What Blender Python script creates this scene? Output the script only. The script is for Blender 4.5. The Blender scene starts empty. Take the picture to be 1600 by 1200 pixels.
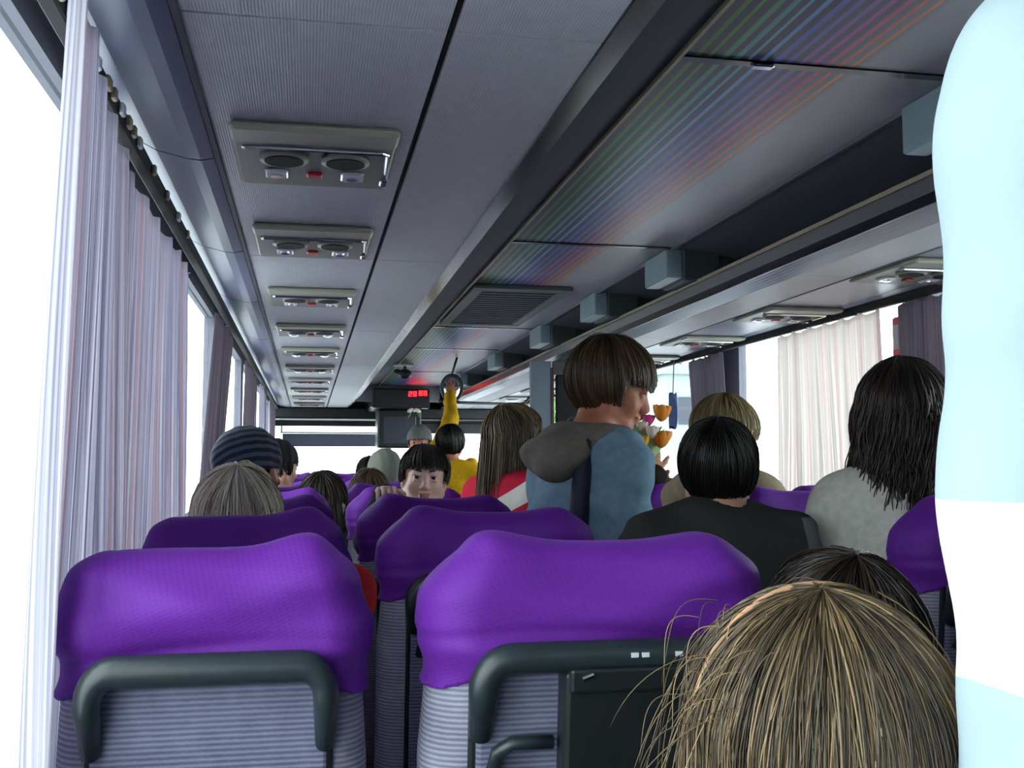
import bpy, math, random
import numpy as np
import openvdb
from mathutils import Vector, Matrix
random.seed(4); RNG = np.random.default_rng(7)
S = bpy.context.scene
C = bpy.data.collections.new('bus'); S.collection.children.link(C)
R = math.radians

# ------------------------------------------------------------------ camera, world, exposure
cam_d = bpy.data.cameras.new('camera'); cam = bpy.data.objects.new('camera', cam_d); C.objects.link(cam)
cam_d.sensor_width = 36.0; cam_d.lens = 1650 / 1600 * 36.0; cam_d.clip_start = 0.02; cam_d.clip_end = 300
cam.location = (0, 0, 1.24)
cam.rotation_euler = (R(90 + 4.322), 0, R(-10.909))
S.camera = cam
S.view_settings.view_transform = 'Standard'; S.view_settings.look = 'None'
S.view_settings.gamma = 1.0; S.view_settings.use_curve_mapping = False
S.view_settings.exposure = 0.85
W = bpy.data.worlds.new('overcast_sky'); S.world = W; W.use_nodes = True
bg = W.node_tree.nodes['Background']; bg.inputs[0].default_value = (0.93, 0.97, 1.0, 1); bg.inputs[1].default_value = 4.2

# ------------------------------------------------------------------ materials
def lin(c):
    return tuple(((x / 255) / 12.92 if x / 255 <= .04045 else ((x / 255 + .055) / 1.055) ** 2.4) for x in c) + (1,)
MATS = {}
class NT:
    def __init__(s, name):
        s.m = bpy.data.materials.new(name); s.m.use_nodes = True; s.t = s.m.node_tree
        s.p = s.t.nodes['Principled BSDF']; s.out = s.t.nodes['Material Output']
    def n(s, typ, **kw):
        x = s.t.nodes.new(typ)
        for k, v in kw.items():
            if k.startswith('i_'):
                key = k[2:]
                x.inputs[int(key) if key.isdigit() else key].default_value = v
            else: setattr(x, k, v)
        return x
    def l(s, a, b): s.t.links.new(a, b)
def mat(name, col, rough=.6, metal=0, spec=.5, noise=0, nscale=40, bump=0, bscale=200, sheen=0, stretch=(1, 1, 1)):
    if name in MATS: return MATS[name]
    g = NT(name); p = g.p; c = lin(col)
    p.inputs['Base Color'].default_value = c; p.inputs['Roughness'].default_value = rough
    p.inputs['Metallic'].default_value = metal; p.inputs['Specular IOR Level'].default_value = spec
    if sheen: p.inputs['Sheen Weight'].default_value = sheen
    if noise or bump:
        tc = g.n('ShaderNodeTexCoord'); mp = g.n('ShaderNodeMapping'); mp.inputs['Scale'].default_value = stretch
        g.l(tc.outputs['Object'], mp.inputs[0])
    if noise:
        nz = g.n('ShaderNodeTexNoise', i_Scale=nscale, i_Detail=4.0); g.l(mp.outputs[0], nz.inputs['Vector'])
        r = g.n('ShaderNodeMapRange', i_1=.3, i_2=.7, i_3=1 - noise, i_4=1 + noise); g.l(nz.outputs[0], r.inputs[0])
        mx = g.n('ShaderNodeVectorMath', operation='SCALE'); mx.inputs[0].default_value = c[:3]
        g.l(r.outputs[0], mx.inputs['Scale']); g.l(mx.outputs[0], p.inputs['Base Color'])
    if bump:
        nb = g.n('ShaderNodeTexNoise', i_Scale=bscale, i_Detail=3.0); g.l(mp.outputs[0], nb.inputs['Vector'])
        b = g.n('ShaderNodeBump', i_Strength=bump, i_Distance=.002); g.l(nb.outputs[0], b.inputs['Height']); g.l(b.outputs[0], p.inputs['Normal'])
    MATS[name] = g.m; return g.m

def ribbed(name, col, col2, scale, axis='Z', rough=.85, mixf=.55, spec=.2, bump=.5):
    """woven fabric with fine ribs along one axis"""
    if name in MATS: return MATS[name]
    g = NT(name); tc = g.n('ShaderNodeTexCoord')
    wv = g.n('ShaderNodeTexWave', wave_type='BANDS', bands_direction=axis, i_Scale=scale, i_Distortion=.6, i_2=.6)
    wv.inputs['Detail'].default_value = 1.0; wv.inputs['Detail Scale'].default_value = 3.0
    g.l(tc.outputs['Object'], wv.inputs['Vector'])
    nz = g.n('ShaderNodeTexNoise', i_Scale=30.0, i_Detail=5.0); g.l(tc.outputs['Object'], nz.inputs['Vector'])
    mul = g.n('ShaderNodeMath', operation='MULTIPLY'); g.l(wv.outputs['Fac'], mul.inputs[0]); mul.inputs[1].default_value = mixf
    ad = g.n('ShaderNodeMath', operation='MULTIPLY_ADD'); g.l(nz.outputs[0], ad.inputs[0]); ad.inputs[1].default_value = .5; g.l(mul.outputs[0], ad.inputs[2])
    m = g.n('ShaderNodeMix', data_type='RGBA'); m.inputs[6].default_value = lin(col); m.inputs[7].default_value = lin(col2)
    g.l(ad.outputs[0], m.inputs[0]); g.l(m.outputs[2], g.p.inputs['Base Color'])
    g.p.inputs['Roughness'].default_value = rough; g.p.inputs['Specular IOR Level'].default_value = spec
    b = g.n('ShaderNodeBump', i_Strength=bump, i_Distance=.0015); g.l(wv.outputs['Fac'], b.inputs['Height']); g.l(b.outputs[0], g.p.inputs['Normal'])
    MATS[name] = g.m; return g.m

def purple_mat(name='purple_stretch_cover', col=(98, 34, 146), col2=(91, 31, 137)):
    g = NT(name); tc = g.n('ShaderNodeTexCoord'); mp = g.n('ShaderNodeMapping'); mp.inputs['Rotation'].default_value = (0, R(20), 0)
    g.l(tc.outputs['Object'], mp.inputs[0])
    wv = g.n('ShaderNodeTexWave', wave_type='BANDS', bands_direction='X', i_Scale=42.0, i_Distortion=.8); g.l(mp.outputs[0], wv.inputs['Vector'])
    wv2 = g.n('ShaderNodeTexWave', wave_type='BANDS', bands_direction='Z', i_Scale=75.0, i_Distortion=.5); g.l(mp.outputs[0], wv2.inputs['Vector'])
    mu = g.n('ShaderNodeMath', operation='MULTIPLY'); g.l(wv.outputs['Fac'], mu.inputs[0]); g.l(wv2.outputs['Fac'], mu.inputs[1])
    m = g.n('ShaderNodeMix', data_type='RGBA'); m.inputs[6].default_value = lin(col); m.inputs[7].default_value = lin(col2)
    g.l(mu.outputs[0], m.inputs[0]); g.l(m.outputs[2], g.p.inputs['Base Color'])
    g.p.inputs['Roughness'].default_value = .62; g.p.inputs['Sheen Weight'].default_value = .15; g.p.inputs['Sheen Tint'].default_value = lin((190, 120, 255))
    g.p.inputs['Specular IOR Level'].default_value = .25
    b = g.n('ShaderNodeBump', i_Strength=.2, i_Distance=.0008); g.l(mu.outputs[0], b.inputs['Height']); g.l(b.outputs[0], g.p.inputs['Normal'])
    return g.m

def curtain_mat(name, cols, trans=.5, freq=1.0):
    """vertical woven stripes that follow the cloth (UV u in metres); translucent"""
    g = NT(name); uv = g.n('ShaderNodeUVMap'); sp = g.n('ShaderNodeSeparateXYZ'); g.l(uv.outputs[0], sp.inputs[0])
    cb = g.n('ShaderNodeCombineXYZ'); g.l(sp.outputs[0], cb.inputs[0])
    yy = g.n('ShaderNodeMath', operation='MULTIPLY'); g.l(sp.outputs[1], yy.inputs[0]); yy.inputs[1].default_value = .004; g.l(yy.outputs[0], cb.inputs[1])
    n1 = g.n('ShaderNodeTexNoise', i_Scale=150.0 * freq, i_Detail=2.0); g.l(cb.outputs[0], n1.inputs['Vector'])
    n2 = g.n('ShaderNodeTexNoise', i_Scale=22.0 * freq, i_Detail=1.0); g.l(cb.outputs[0], n2.inputs['Vector'])
    r1 = g.n('ShaderNodeValToRGB'); r1.color_ramp.elements[0].position = .30; r1.color_ramp.elements[1].position = .70
    r1.color_ramp.elements[0].color = lin(cols[0]); r1.color_ramp.elements[1].color = lin(cols[1]); g.l(n1.outputs[0], r1.inputs[0])
    r2 = g.n('ShaderNodeValToRGB'); r2.color_ramp.elements[0].position = .52; r2.color_ramp.elements[1].position = .62
    r2.color_ramp.elements[0].color = (0, 0, 0, 1); r2.color_ramp.elements[1].color = (.7, .7, .7, 1); g.l(n2.outputs[0], r2.inputs[0])
    m = g.n('ShaderNodeMix', data_type='RGBA', blend_type='MIX'); g.l(r2.outputs[0], m.inputs[0]); g.l(r1.outputs[0], m.inputs[6]); m.inputs[7].default_value = lin(cols[2])
    df = g.n('ShaderNodeBsdfDiffuse'); tr = g.n('ShaderNodeBsdfTranslucent'); g.l(m.outputs[2], df.inputs[0]); g.l(m.outputs[2], tr.inputs[0])
    mx = g.n('ShaderNodeMixShader'); mx.inputs[0].default_value = trans; g.l(df.outputs[0], mx.inputs[1]); g.l(tr.outputs[0], mx.inputs[2])
    g.l(mx.outputs[0], g.out.inputs[0]); return g.m

def glass_mat():
    g = NT('window_glass'); t = g.n('ShaderNodeBsdfTransparent'); t.inputs[0].default_value = (.9, .94, .93, 1)
    gl = g.n('ShaderNodeBsdfGlossy'); gl.inputs['Roughness'].default_value = .03
    mx = g.n('ShaderNodeMixShader'); mx.inputs[0].default_value = .05
    g.l(t.outputs[0], mx.inputs[1]); g.l(gl.outputs[0], mx.inputs[2]); g.l(mx.outputs[0], g.out.inputs[0]); return g.m

def rainbow_mat():
    g = NT('striped_ceiling_fabric'); tc = g.n('ShaderNodeTexCoord'); sp = g.n('ShaderNodeSeparateXYZ'); g.l(tc.outputs['Object'], sp.inputs[0])
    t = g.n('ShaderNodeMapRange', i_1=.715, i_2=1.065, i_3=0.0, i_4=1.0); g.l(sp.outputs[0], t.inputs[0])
    hue = g.n('ShaderNodeValToRGB'); el = hue.color_ramp.elements
    cols = [(0, (66, 104, 32)), (.1, (66, 126, 46)), (.24, (72, 130, 130)), (.36, (110, 156, 190)), (.48, (80, 88, 166)), (.6, (122, 98, 164)), (.72, (168, 78, 146)), (.84, (190, 100, 100)), (.93, (212, 128, 70)), (1, (190, 98, 36))]
    el[0].position = 0; el[0].color = lin(cols[0][1]); el[1].position = 1; el[1].color = lin(cols[-1][1])
    for p, c in cols[1:-1]:
        e = el.new(p); e.color = lin(c)
    g.l(t.outputs[0], hue.inputs[0])
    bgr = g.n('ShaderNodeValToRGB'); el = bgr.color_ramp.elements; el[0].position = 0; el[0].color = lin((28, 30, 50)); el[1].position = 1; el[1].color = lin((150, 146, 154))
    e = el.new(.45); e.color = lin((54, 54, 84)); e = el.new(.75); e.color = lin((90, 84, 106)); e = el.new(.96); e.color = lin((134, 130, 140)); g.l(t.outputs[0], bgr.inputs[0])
    fr = g.n('ShaderNodeMath', operation='MULTIPLY'); fr.inputs[1].default_value = 13.0; g.l(t.outputs[0], fr.inputs[0])
    f2 = g.n('ShaderNodeMath', operation='FRACT'); g.l(fr.outputs[0], f2.inputs[0])
    wd = g.n('ShaderNodeTexWhiteNoise', noise_dimensions='1D'); fl = g.n('ShaderNodeMath', operation='FLOOR'); g.l(fr.outputs[0], fl.inputs[0]); g.l(fl.outputs[0], wd.inputs['W'])
    wr = g.n('ShaderNodeMapRange', i_1=0.0, i_2=1.0, i_3=.26, i_4=.5); g.l(wd.outputs[0], wr.inputs[0])
    ls = g.n('ShaderNodeMath', operation='LESS_THAN'); g.l(f2.outputs[0], ls.inputs[0]); g.l(wr.outputs[0], ls.inputs[1])
    # inside 0..1 only
    a = g.n('ShaderNodeMath', operation='GREATER_THAN'); a.inputs[1].default_value = 0.001; g.l(t.outputs[0], a.inputs[0])
    b = g.n('ShaderNodeMath', operation='LESS_THAN'); b.inputs[1].default_value = .999; g.l(t.outputs[0], b.inputs[0])
    m1 = g.n('ShaderNodeMath', operation='MULTIPLY'); g.l(a.outputs[0], m1.inputs[0]); g.l(b.outputs[0], m1.inputs[1])
    m2 = g.n('ShaderNodeMath', operation='MULTIPLY'); g.l(m1.outputs[0], m2.inputs[0]); g.l(ls.outputs[0], m2.inputs[1])
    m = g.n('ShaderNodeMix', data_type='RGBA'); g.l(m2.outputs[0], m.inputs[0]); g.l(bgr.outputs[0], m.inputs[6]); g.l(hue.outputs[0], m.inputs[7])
    g.l(m.outputs[2], g.p.inputs['Base Color']); g.p.inputs['Roughness'].default_value = .42
    g.p.inputs['Specular IOR Level'].default_value = .45
    return g.m

def hair_mat(name, dark, midc, light, rough=.42):
    g = NT(name); at = g.n('ShaderNodeAttribute', attribute_name='tone')
    r = g.n('ShaderNodeValToRGB'); el = r.color_ramp.elements; el[0].color = lin(dark); el[1].color = lin(light); el[0].position = 0; el[1].position = 1
    e = el.new(.5); e.color = lin(midc); g.l(at.outputs['Fac'], r.inputs[0]); g.l(r.outputs[0], g.p.inputs['Base Color'])
    g.p.inputs['Roughness'].default_value = rough; g.p.inputs['Specular IOR Level'].default_value = .5
    return g.m

def emit(name, col, s):
    g = NT(name); g.p.inputs['Base Color'].default_value = lin(col); g.p.inputs['Emission Color'].default_value = lin(col); g.p.inputs['Emission Strength'].default_value = s
    return g.m

M = dict(
    purple=purple_mat(), purple_dull=purple_mat('purple_worn_cover', (84, 30, 128), (60, 20, 98)),
    seat=ribbed('grey_ribbed_seat_fabric', (66, 68, 92), (136, 138, 162), 52, 'Z'),
    bolster=ribbed('pale_ribbed_bolster_fabric', (92, 92, 112), (172, 172, 190), 52, 'Z'),
    rack=ribbed('grey_carpet_trim', (136, 137, 146), (184, 185, 194), 70, 'X', rough=.42, mixf=.35, spec=.8, bump=.2),
    rackplain=mat('grey_moulded_panel', (136, 138, 150), .33, noise=.05, nscale=6),
    cove=mat('glossy_grey_cove', (92, 98, 126), .40, noise=.08, nscale=8, stretch=(1, .3, 1)),
    white=mat('off_white_panel', (158, 158, 160), .5, noise=.04, nscale=8),
    dark=mat('black_plastic', (26, 30, 32), .38, noise=.1, nscale=30),
    handle=mat('dark_green_grey_rubber', (36, 46, 50), .36, noise=.12, nscale=60),
    black=mat('matt_black', (12, 13, 15), .8),
    darkpanel=mat('charcoal_panel', (50, 54, 66), .6, noise=.06, nscale=20),
    alu=mat('brushed_aluminium', (140, 146, 154), .34, metal=.85, noise=.06, nscale=4, stretch=(60, 1, 60)),
    alud=mat('dark_ribbed_aluminium', (60, 64, 70), .27, metal=.9),
    tan=mat('tan_bead', (150, 140, 118), .5),
    psu=mat('olive_grey_plastic', (122, 122, 112), .45, noise=.05),
    psuo=mat('beige_grey_bezel', (148, 148, 132), .4),
    lens=mat('clear_lens', (205, 210, 215), .15, spec=.8),
    red=mat('red_plastic', (196, 30, 40), .4),
    chrome=mat('chrome', (220, 222, 226), .12, metal=1),
    bracket=mat('bracket_grey_lit_side', (136, 160, 166), .45),  # bracket side lit by the left windows, that light painted as a paler colour
    bracketd=mat('shaded_bracket_and_trim_grey', (72, 80, 82), .55),  # camera-facing bracket side painted darker as shade; also plain grille and header grey
    floor=mat('dark_carpet', (48, 46, 58), .95, noise=.3, nscale=120),
    wall=mat('grey_wall_lining', (110, 112, 124), .7, noise=.05),
    curtain=curtain_mat('striped_curtain_cloth', [(130, 128, 148), (220, 217, 226), (184, 160, 166)], .55),
    curtd=curtain_mat('grey_curtain_cloth', [(110, 104, 118), (170, 160, 172), (150, 124, 130)], .3),
    curtr=curtain_mat('cream_curtain_cloth', [(190, 184, 184), (242, 236, 230), (214, 194, 196)], .64),
    curtw=curtain_mat('pale_lining_cloth', [(220, 220, 222), (245, 245, 246), (232, 226, 230)], .5),
    glass=glass_mat(), rainbow=rainbow_mat(),
    skin=mat('fair_skin', (214, 160, 132), .5, noise=.05, nscale=25), pale=mat('pale_skin', (244, 202, 180), .5, noise=.03, nscale=25), skin2=mat('tan_skin', (176, 112, 84), .5, noise=.06, nscale=25),
    lip=mat('lip_pink', (204, 138, 120), .45), eyew=mat('eye_white', (225, 225, 222), .2), iris=mat('dark_iris', (44, 34, 30), .2),
)

# ------------------------------------------------------------------ helpers
def tag(o, label=None, cat=None, group=None, kind=None):
    if label: o['label'] = label
    if cat: o['category'] = cat
    if group: o['group'] = group
    if kind: o['kind'] = kind
    return o
def empty(name, loc=(0, 0, 0), rz=0, **kw):
    o = bpy.data.objects.new(name, None); C.objects.link(o); o.location = loc; o.rotation_euler = (0, 0, rz); o.empty_display_size = .05
    return tag(o, **kw)
def make(name, verts, faces, m, parent=None, smooth=False, tone=None, mi=None):
    me = bpy.data.meshes.new(name); verts = np.asarray(verts, dtype=np.float32)
    if isinstance(faces, np.ndarray):
        n, k = faces.shape
        me.vertices.add(len(verts)); me.vertices.foreach_set('co', verts.ravel())
        me.loops.add(n * k); me.loops.foreach_set('vertex_index', faces.astype(np.int32).ravel())
        me.polygons.add(n); me.polygons.foreach_set('loop_start', np.arange(0, n * k, k, dtype=np.int32))
        me.update(calc_edges=True)
    else:
        me.from_pydata([tuple(v) for v in verts], [], faces)
    for x in (m if isinstance(m, (list, tuple)) else [m]): me.materials.append(x)
    if mi is not None: me.polygons.foreach_set('material_index', np.asarray(mi, dtype=np.int32))
    if smooth: me.polygons.foreach_set('use_smooth', np.ones(len(me.polygons), dtype=bool))
    if tone is not None:
        a = me.attributes.new('tone', 'FLOAT', 'POINT'); a.data.foreach_set('value', np.asarray(tone, dtype=np.float32))
    me.update(); o = bpy.data.objects.new(name, me); C.objects.link(o)
    if parent: o.parent = parent
    return o
class MB:
    """collects boxes, tubes, prisms and discs into one mesh"""
    def __init__(s): s.v = []; s.f = []; s.sm = False
    def add(s, vs, fs):
        b = len(s.v); s.v += [tuple(v) for v in vs]; s.f += [tuple(i + b for i in f) for f in fs]; return s
    def box(s, x0, x1, y0, y1, z0, z1, bev=0):
        if bev <= 0:
            vs = [(x, y, z) for x in (x0, x1) for y in (y0, y1) for z in (z0, z1)]
            return s.add(vs, [(0, 1, 3, 2), (4, 6, 7, 5), (0, 4, 5, 1), (2, 3, 7, 6), (0, 2, 6, 4), (1, 5, 7, 3)])
        b = bev; rings = []
        for z, i in ((z0, b), (z0 + b, 0), (z1 - b, 0), (z1, b)):
            c = b
            rings.append([(x0 + i + c, y0 + i, z), (x1 - i - c, y0 + i, z), (x1 - i, y0 + i + c, z), (x1 - i, y1 - i - c, z), (x1 - i - c, y1 - i, z), (x0 + i + c, y1 - i, z), (x0 + i, y1 - i - c, z), (x0 + i, y0 + i + c, z)])
        vs = [p for r in rings for p in r]; fs = [tuple(reversed(range(8))), tuple(range(24, 32))]
        for k in range(3):
            for j in range(8): fs.append((k * 8 + j, k * 8 + (j + 1) % 8, k * 8 + 8 + (j + 1) % 8, k * 8 + 8 + j))
        return s.add(vs, fs)
    def tube(s, pts, r, n=12, caps=True, sq=1.0):
        pts = [Vector(p) for p in pts]; L = len(pts); rr = r if isinstance(r, (list, tuple)) else [r] * L
        up = Vector((0, 0, 1)); vs = []; prev = None
        for i, p in enumerate(pts):
            t = (pts[min(i + 1, L - 1)] - pts[max(i - 1, 0)]).normalized()
            if prev is None:
                a = t.cross(up)
                if a.length < .05: a = t.cross(Vector((1, 0, 0)))
                a.normalize()
            else:
                a = (prev - t * prev.dot(t)).normalized()
            prev = a; b = t.cross(a)
            for j in range(n):
                q = 2 * math.pi * j / n; vs.append(p + a * math.cos(q) * rr[i] + b * math.sin(q) * rr[i] * sq)
        fs = [(i * n + j, i * n + (j + 1) % n, i * n + n + (j + 1) % n, i * n + n + j) for i in range(L - 1) for j in range(n)]
        if caps: fs += [tuple(reversed(range(n))), tuple(range((L - 1) * n, L * n))]
        return s.add(vs, fs)
    def prism(s, prof, y0, y1):
        """closed profile of (x, z) swept along y"""
        n = len(prof); vs = [(x, y0, z) for x, z in prof] + [(x, y1, z) for x, z in prof]
        fs = [(j, (j + 1) % n, n + (j + 1) % n, n + j) for j in range(n)] + [tuple(reversed(range(n))), tuple(range(n, 2 * n))]
        return s.add(vs, fs)
    def sheet(s, prof, y0, y1, th=.006, ny=1):
        """open profile of (x, z) with thickness upward"""
        up = [(x, z + th) for x, z in reversed(prof)]
        return s.prism(list(prof) + up, y0, y1)
    def ell(s, c, r, n=16, m=10, rot=None):
        vs = []; c = Vector(c)
        for i in range(m + 1):
            a = math.pi * i / m
            for j in range(n):
                q = 2 * math.pi * j / n; v = Vector((r[0] * math.sin(a) * math.cos(q), r[1] * math.sin(a) * math.sin(q), r[2] * math.cos(a)))
                if rot is not None: v = rot @ v
                vs.append(c + v)
        return s.add(vs, [(i * n + j, i * n + n + j, i * n + n + (j + 1) % n, i * n + (j + 1) % n) for i in range(m) for j in range(n)])
    def build(s, name, m, parent=None, smooth=False, bevel=0):
        o = make(name, s.v, s.f, m, parent, smooth)
        if bevel:
            b = o.modifiers.new('b', 'BEVEL'); b.width = bevel; b.segments = 2; b.limit_method = 'ANGLE'
        return o
def children(o): return [x for x in C.objects if x.parent == o]
def copy_tree(o, parent=None, kids=None):
    if kids is None:
        kids = {}
        for x in C.objects:
            if x.parent: kids.setdefault(x.parent.name, []).append(x)
    c = o.copy(); C.objects.link(c)
    if parent: c.parent = parent
    for ch in kids.get(o.name, []): copy_tree(ch, c, kids)
    return c

# ---- signed-distance modelling: smooth union of primitives, surfaced as one mesh
class SDF:
    def __init__(s, vox): s.vox = vox; s.pr = []
    def _bb(s, lo, hi, k, op): s.last = (np.array(lo, float), np.array(hi, float), k, op)
    def ell(s, c, r, k=.02, op='u', rot=None):
        c = np.array(c, float); r = np.array(r, float); R3 = np.array(rot) if rot is not None else np.eye(3); m = max(r)
        def f(X, Y, Z):
            P = np.stack([X - c[0], Y - c[1], Z - c[2]], -1) @ R3
            k0 = np.sqrt(((P / r) ** 2).sum(-1)); k1 = np.sqrt(((P / r ** 2) ** 2).sum(-1)) + 1e-9
            return k0 * (k0 - 1) / k1
        s.pr.append((f, c - m, c + m, k, op)); return s
    def cone(s, a, b, ra, rb, k=.02, op='u'):
        a = np.array(a, float); b = np.array(b, float); ab = b - a; L = (ab @ ab) + 1e-12
        def f(X, Y, Z):
            t = np.clip(((X - a[0]) * ab[0] + (Y - a[1]) * ab[1] + (Z - a[2]) * ab[2]) / L, 0, 1)
            return np.sqrt((X - a[0] - ab[0] * t) ** 2 + (Y - a[1] - ab[1] * t) ** 2 + (Z - a[2] - ab[2] * t) ** 2) - (ra + (rb - ra) * t)
        m = max(ra, rb); s.pr.append((f, np.minimum(a, b) - m, np.maximum(a, b) + m, k, op)); return s
    def fn(s, f, lo, hi, k=.01, op='u'):
        s.pr.append((f, np.array(lo, float), np.array(hi, float), k, op)); return s
    def arrays(s, disp=None):
        us = [p for p in s.pr if p[4] == 'u']
        lo = np.min([p[1] for p in us], 0) - 4 * s.vox - .01; hi = np.max([p[2] for p in us], 0) + 4 * s.vox + .01
        n = np.ceil((hi - lo) / s.vox).astype(int) + 1
        A = np.full(tuple(n), 1.0, dtype=np.float32)
        for f, l, h, k, op in s.pr:
            if op == 'u': mg = k + 4 * s.vox
            else: mg = k + 2 * s.vox
            i0 = np.clip(np.floor((l - mg - lo) / s.vox).astype(int), 0, n); i1 = np.clip(np.ceil((h + mg - lo) / s.vox).astype(int) + 1, 0, n)
            if op == 'i': i0 = np.zeros(3, int); i1 = n
            if (i1 <= i0).any(): continue
            X, Y, Z = np.meshgrid(*[lo[d] + s.vox * np.arange(i0[d], i1[d]) for d in range(3)], indexing='ij')
            d = f(X, Y, Z).astype(np.float32); sl = tuple(slice(i0[q], i1[q]) for q in range(3)); a = A[sl]
            if op == 'u':
                hh = np.clip(k - np.abs(a - d), 0, None) / k; A[sl] = np.minimum(a, d) - hh * hh * k * .25
            elif op == 's':
                d = -d; hh = np.clip(k - np.abs(a - d), 0, None) / k; A[sl] = np.maximum(a, d) + hh * hh * k * .25
            else:
                hh = np.clip(k - np.abs(a - d), 0, None) / k; A[sl] = np.maximum(a, d) + hh * hh * k * .25
        if disp is not None:
            X, Y, Z = np.meshgrid(*[lo[d] + s.vox * np.arange(n[d]) for d in range(3)], indexing='ij'); A += disp(X, Y, Z).astype(np.float32)
        g = openvdb.FloatGrid(1.0); g.copyFromArray(A, tolerance=0)
        p, q = g.convertToQuads(0.0); p = p * s.vox + lo; q = q.astype(np.int64)
        v = p[q]; cr = np.cross(v[:, 2] - v[:, 0], v[:, 3] - v[:, 1]); vol = (cr * v.mean(1)).sum()
        if vol < 0: q = q[:, ::-1]
        return p.astype(np.float32), q
    def build(s, name, m, parent=None, disp=None, mfun=None):
        p, q = s.arrays(disp); mi = mfun(p[q].mean(1)) if mfun else None
        return make(name, p, q, m, parent, True, tone=None, mi=mi)

# ------------------------------------------------------------------ the setting (bus shell). X right, Y forward, floor z = 0
ZC = 2.02      # ceiling
ZR = 1.84      # rack underside
Y0, Y1 = -1.6, 12.0
XL, XR = -.40, 2.14
st = lambda o: tag(o, kind='structure')
st(MB().box(XL - .1, XR + .1, Y0, Y1, -.08, 0).build('floor', M['floor']))
# walls: sill panel, header and pillars
LP = [(-.06, .06), (1.98, 2.06), (4.6, 4.8), (6.5, 6.7), (8.3, 8.5), (10.1, 10.3), (11.3, 12.0)]
RP = [(Y0 + .1, 1.85), (3.32, 3.5), (5.02, 5.45), (7.0, 7.2), (8.7, 8.9), (10.4, 10.6), (11.6, 12.0)]  # first entry: unseen blank panel in place of windows, added to darken the rear
for nm, xa, xb, P in (('wall_left', XL - .04, XL, LP), ('wall_right', XR, XR + .04, RP)):
    b = MB().box(xa, xb, Y0, Y1, 0, .72).box(xa, xb, Y0, Y1, 1.86, 2.1)
    for a, c in P: b.box(xa, xb, a, c, .72, 1.86)
    b.box(xa, xb, Y0, Y0 + .1, .72, 1.86)
    st(b.build(nm, M['wall']))
wn = 0
for side, xa, P in (('left', XL - .025, LP), ('right', XR + .015, RP)):
    ys = [(Y0 + .1, Y0 + .1)] + list(P)
    for i in range(len(ys) - 1):
        if ys[i + 1][0] - ys[i][1] < .05: continue
        wn += 1
        st(MB().box(xa, xa + .008, ys[i][1], ys[i + 1][0], .72, 1.86).build('window_%d' % wn, M['glass']))
# rear wall, unseen, its window closed up to darken the rear
st(MB().box(XL, XR, Y0 - .04, Y0, 0, 2.1).build('wall_back', M['wall']))
# front: dash wall, header, windscreen
b = MB().box(XL, XR, Y1, Y1 + .05, 0, .62).box(XL, XR, Y1, Y1 + .05, 1.66, 2.1)
st(b.build('wall_front', M['dark'])); wn += 1
st(MB().box(XL, XR, Y1 + .01, Y1 + .02, .62, 1.66).build('window_%d' % wn, M['glass']))
st(MB().box(.86, .92, Y1 - .02, Y1 + .005, .62, 1.66).build('trim_1', M['dark']))
st(MB().box(XL, XR, Y1 - .5, Y1, .62, .92, .03).box(XL, XR, Y1 - .08, Y1 - .01, 0, .62).build('trim_2', M['dark']))   # dashboard
st(MB().box(XL, XR, Y1 - .55, Y1, 1.72, 1.85, .02).build('trim_3', M['dark']))  # header over the windscreen
st(MB().box(.62, 1.14, Y1 - 1.3, Y1 - .02, 1.80, 2.0, .02).build('trim_4', M['dark']))
# roof
st(MB().box(XL - .1, XR + .1, Y0, Y1 + .1, 2.14, 2.2).build('roof', M['wall']))
b = MB(); seams = [Y0, 1.88, 3.6, 5.95, 7.1, 8.9, 10.6]
for i in range(len(seams) - 1): b.box(.686, 1.283, seams[i] + .006, seams[i + 1] - .006, ZC, ZC + .02)
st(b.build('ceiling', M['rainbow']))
b = MB(); 
for y in seams[1:-1]: b.box(.69, 1.28, y - .012, y + .012, ZC - .004, ZC + .01)
st(b.build('trim_5', M['alud']))
st(MB().box(.40, .686, Y0, 10.6, ZC + .001, ZC + .02).box(.40, XR, Y0, Y1, ZC + .022, ZC + .03).build('trim_6', M['darkpanel']))
st(MB().box(.682, .690, Y0, 10.6, ZC - .008, ZC + .002).build('trim_7', M['tan']))
st(MB().box(1.277, 1.289, Y0, 10.6, ZC - .012, ZC + .004).build('trim_8', M['alu']))
st(MB().box(.45, 1.3, 10.6, 10.62, 1.86, ZC + .02).build('trim_9', M['white']))
for nm, x0, x1 in (('trim_10', 1.29, 2.13),):
    st(MB().add([(1.29, Y0, ZC), (1.29, 11.4, ZC), (2.13, 11.4, 1.93), (2.13, Y0, 1.93), (1.29, Y0, ZC + .01), (1.29, 11.4, ZC + .01), (2.13, 11.4, 1.95), (2.13, Y0, 1.95)],
       [(0, 1, 2, 3), (7, 6, 5, 4), (0, 4, 5, 1), (1, 5, 6, 2), (2, 6, 7, 3), (3, 7, 4, 0)]).build(nm, mat('grey_roof_lining', (92, 96, 106), .6)))

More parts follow.
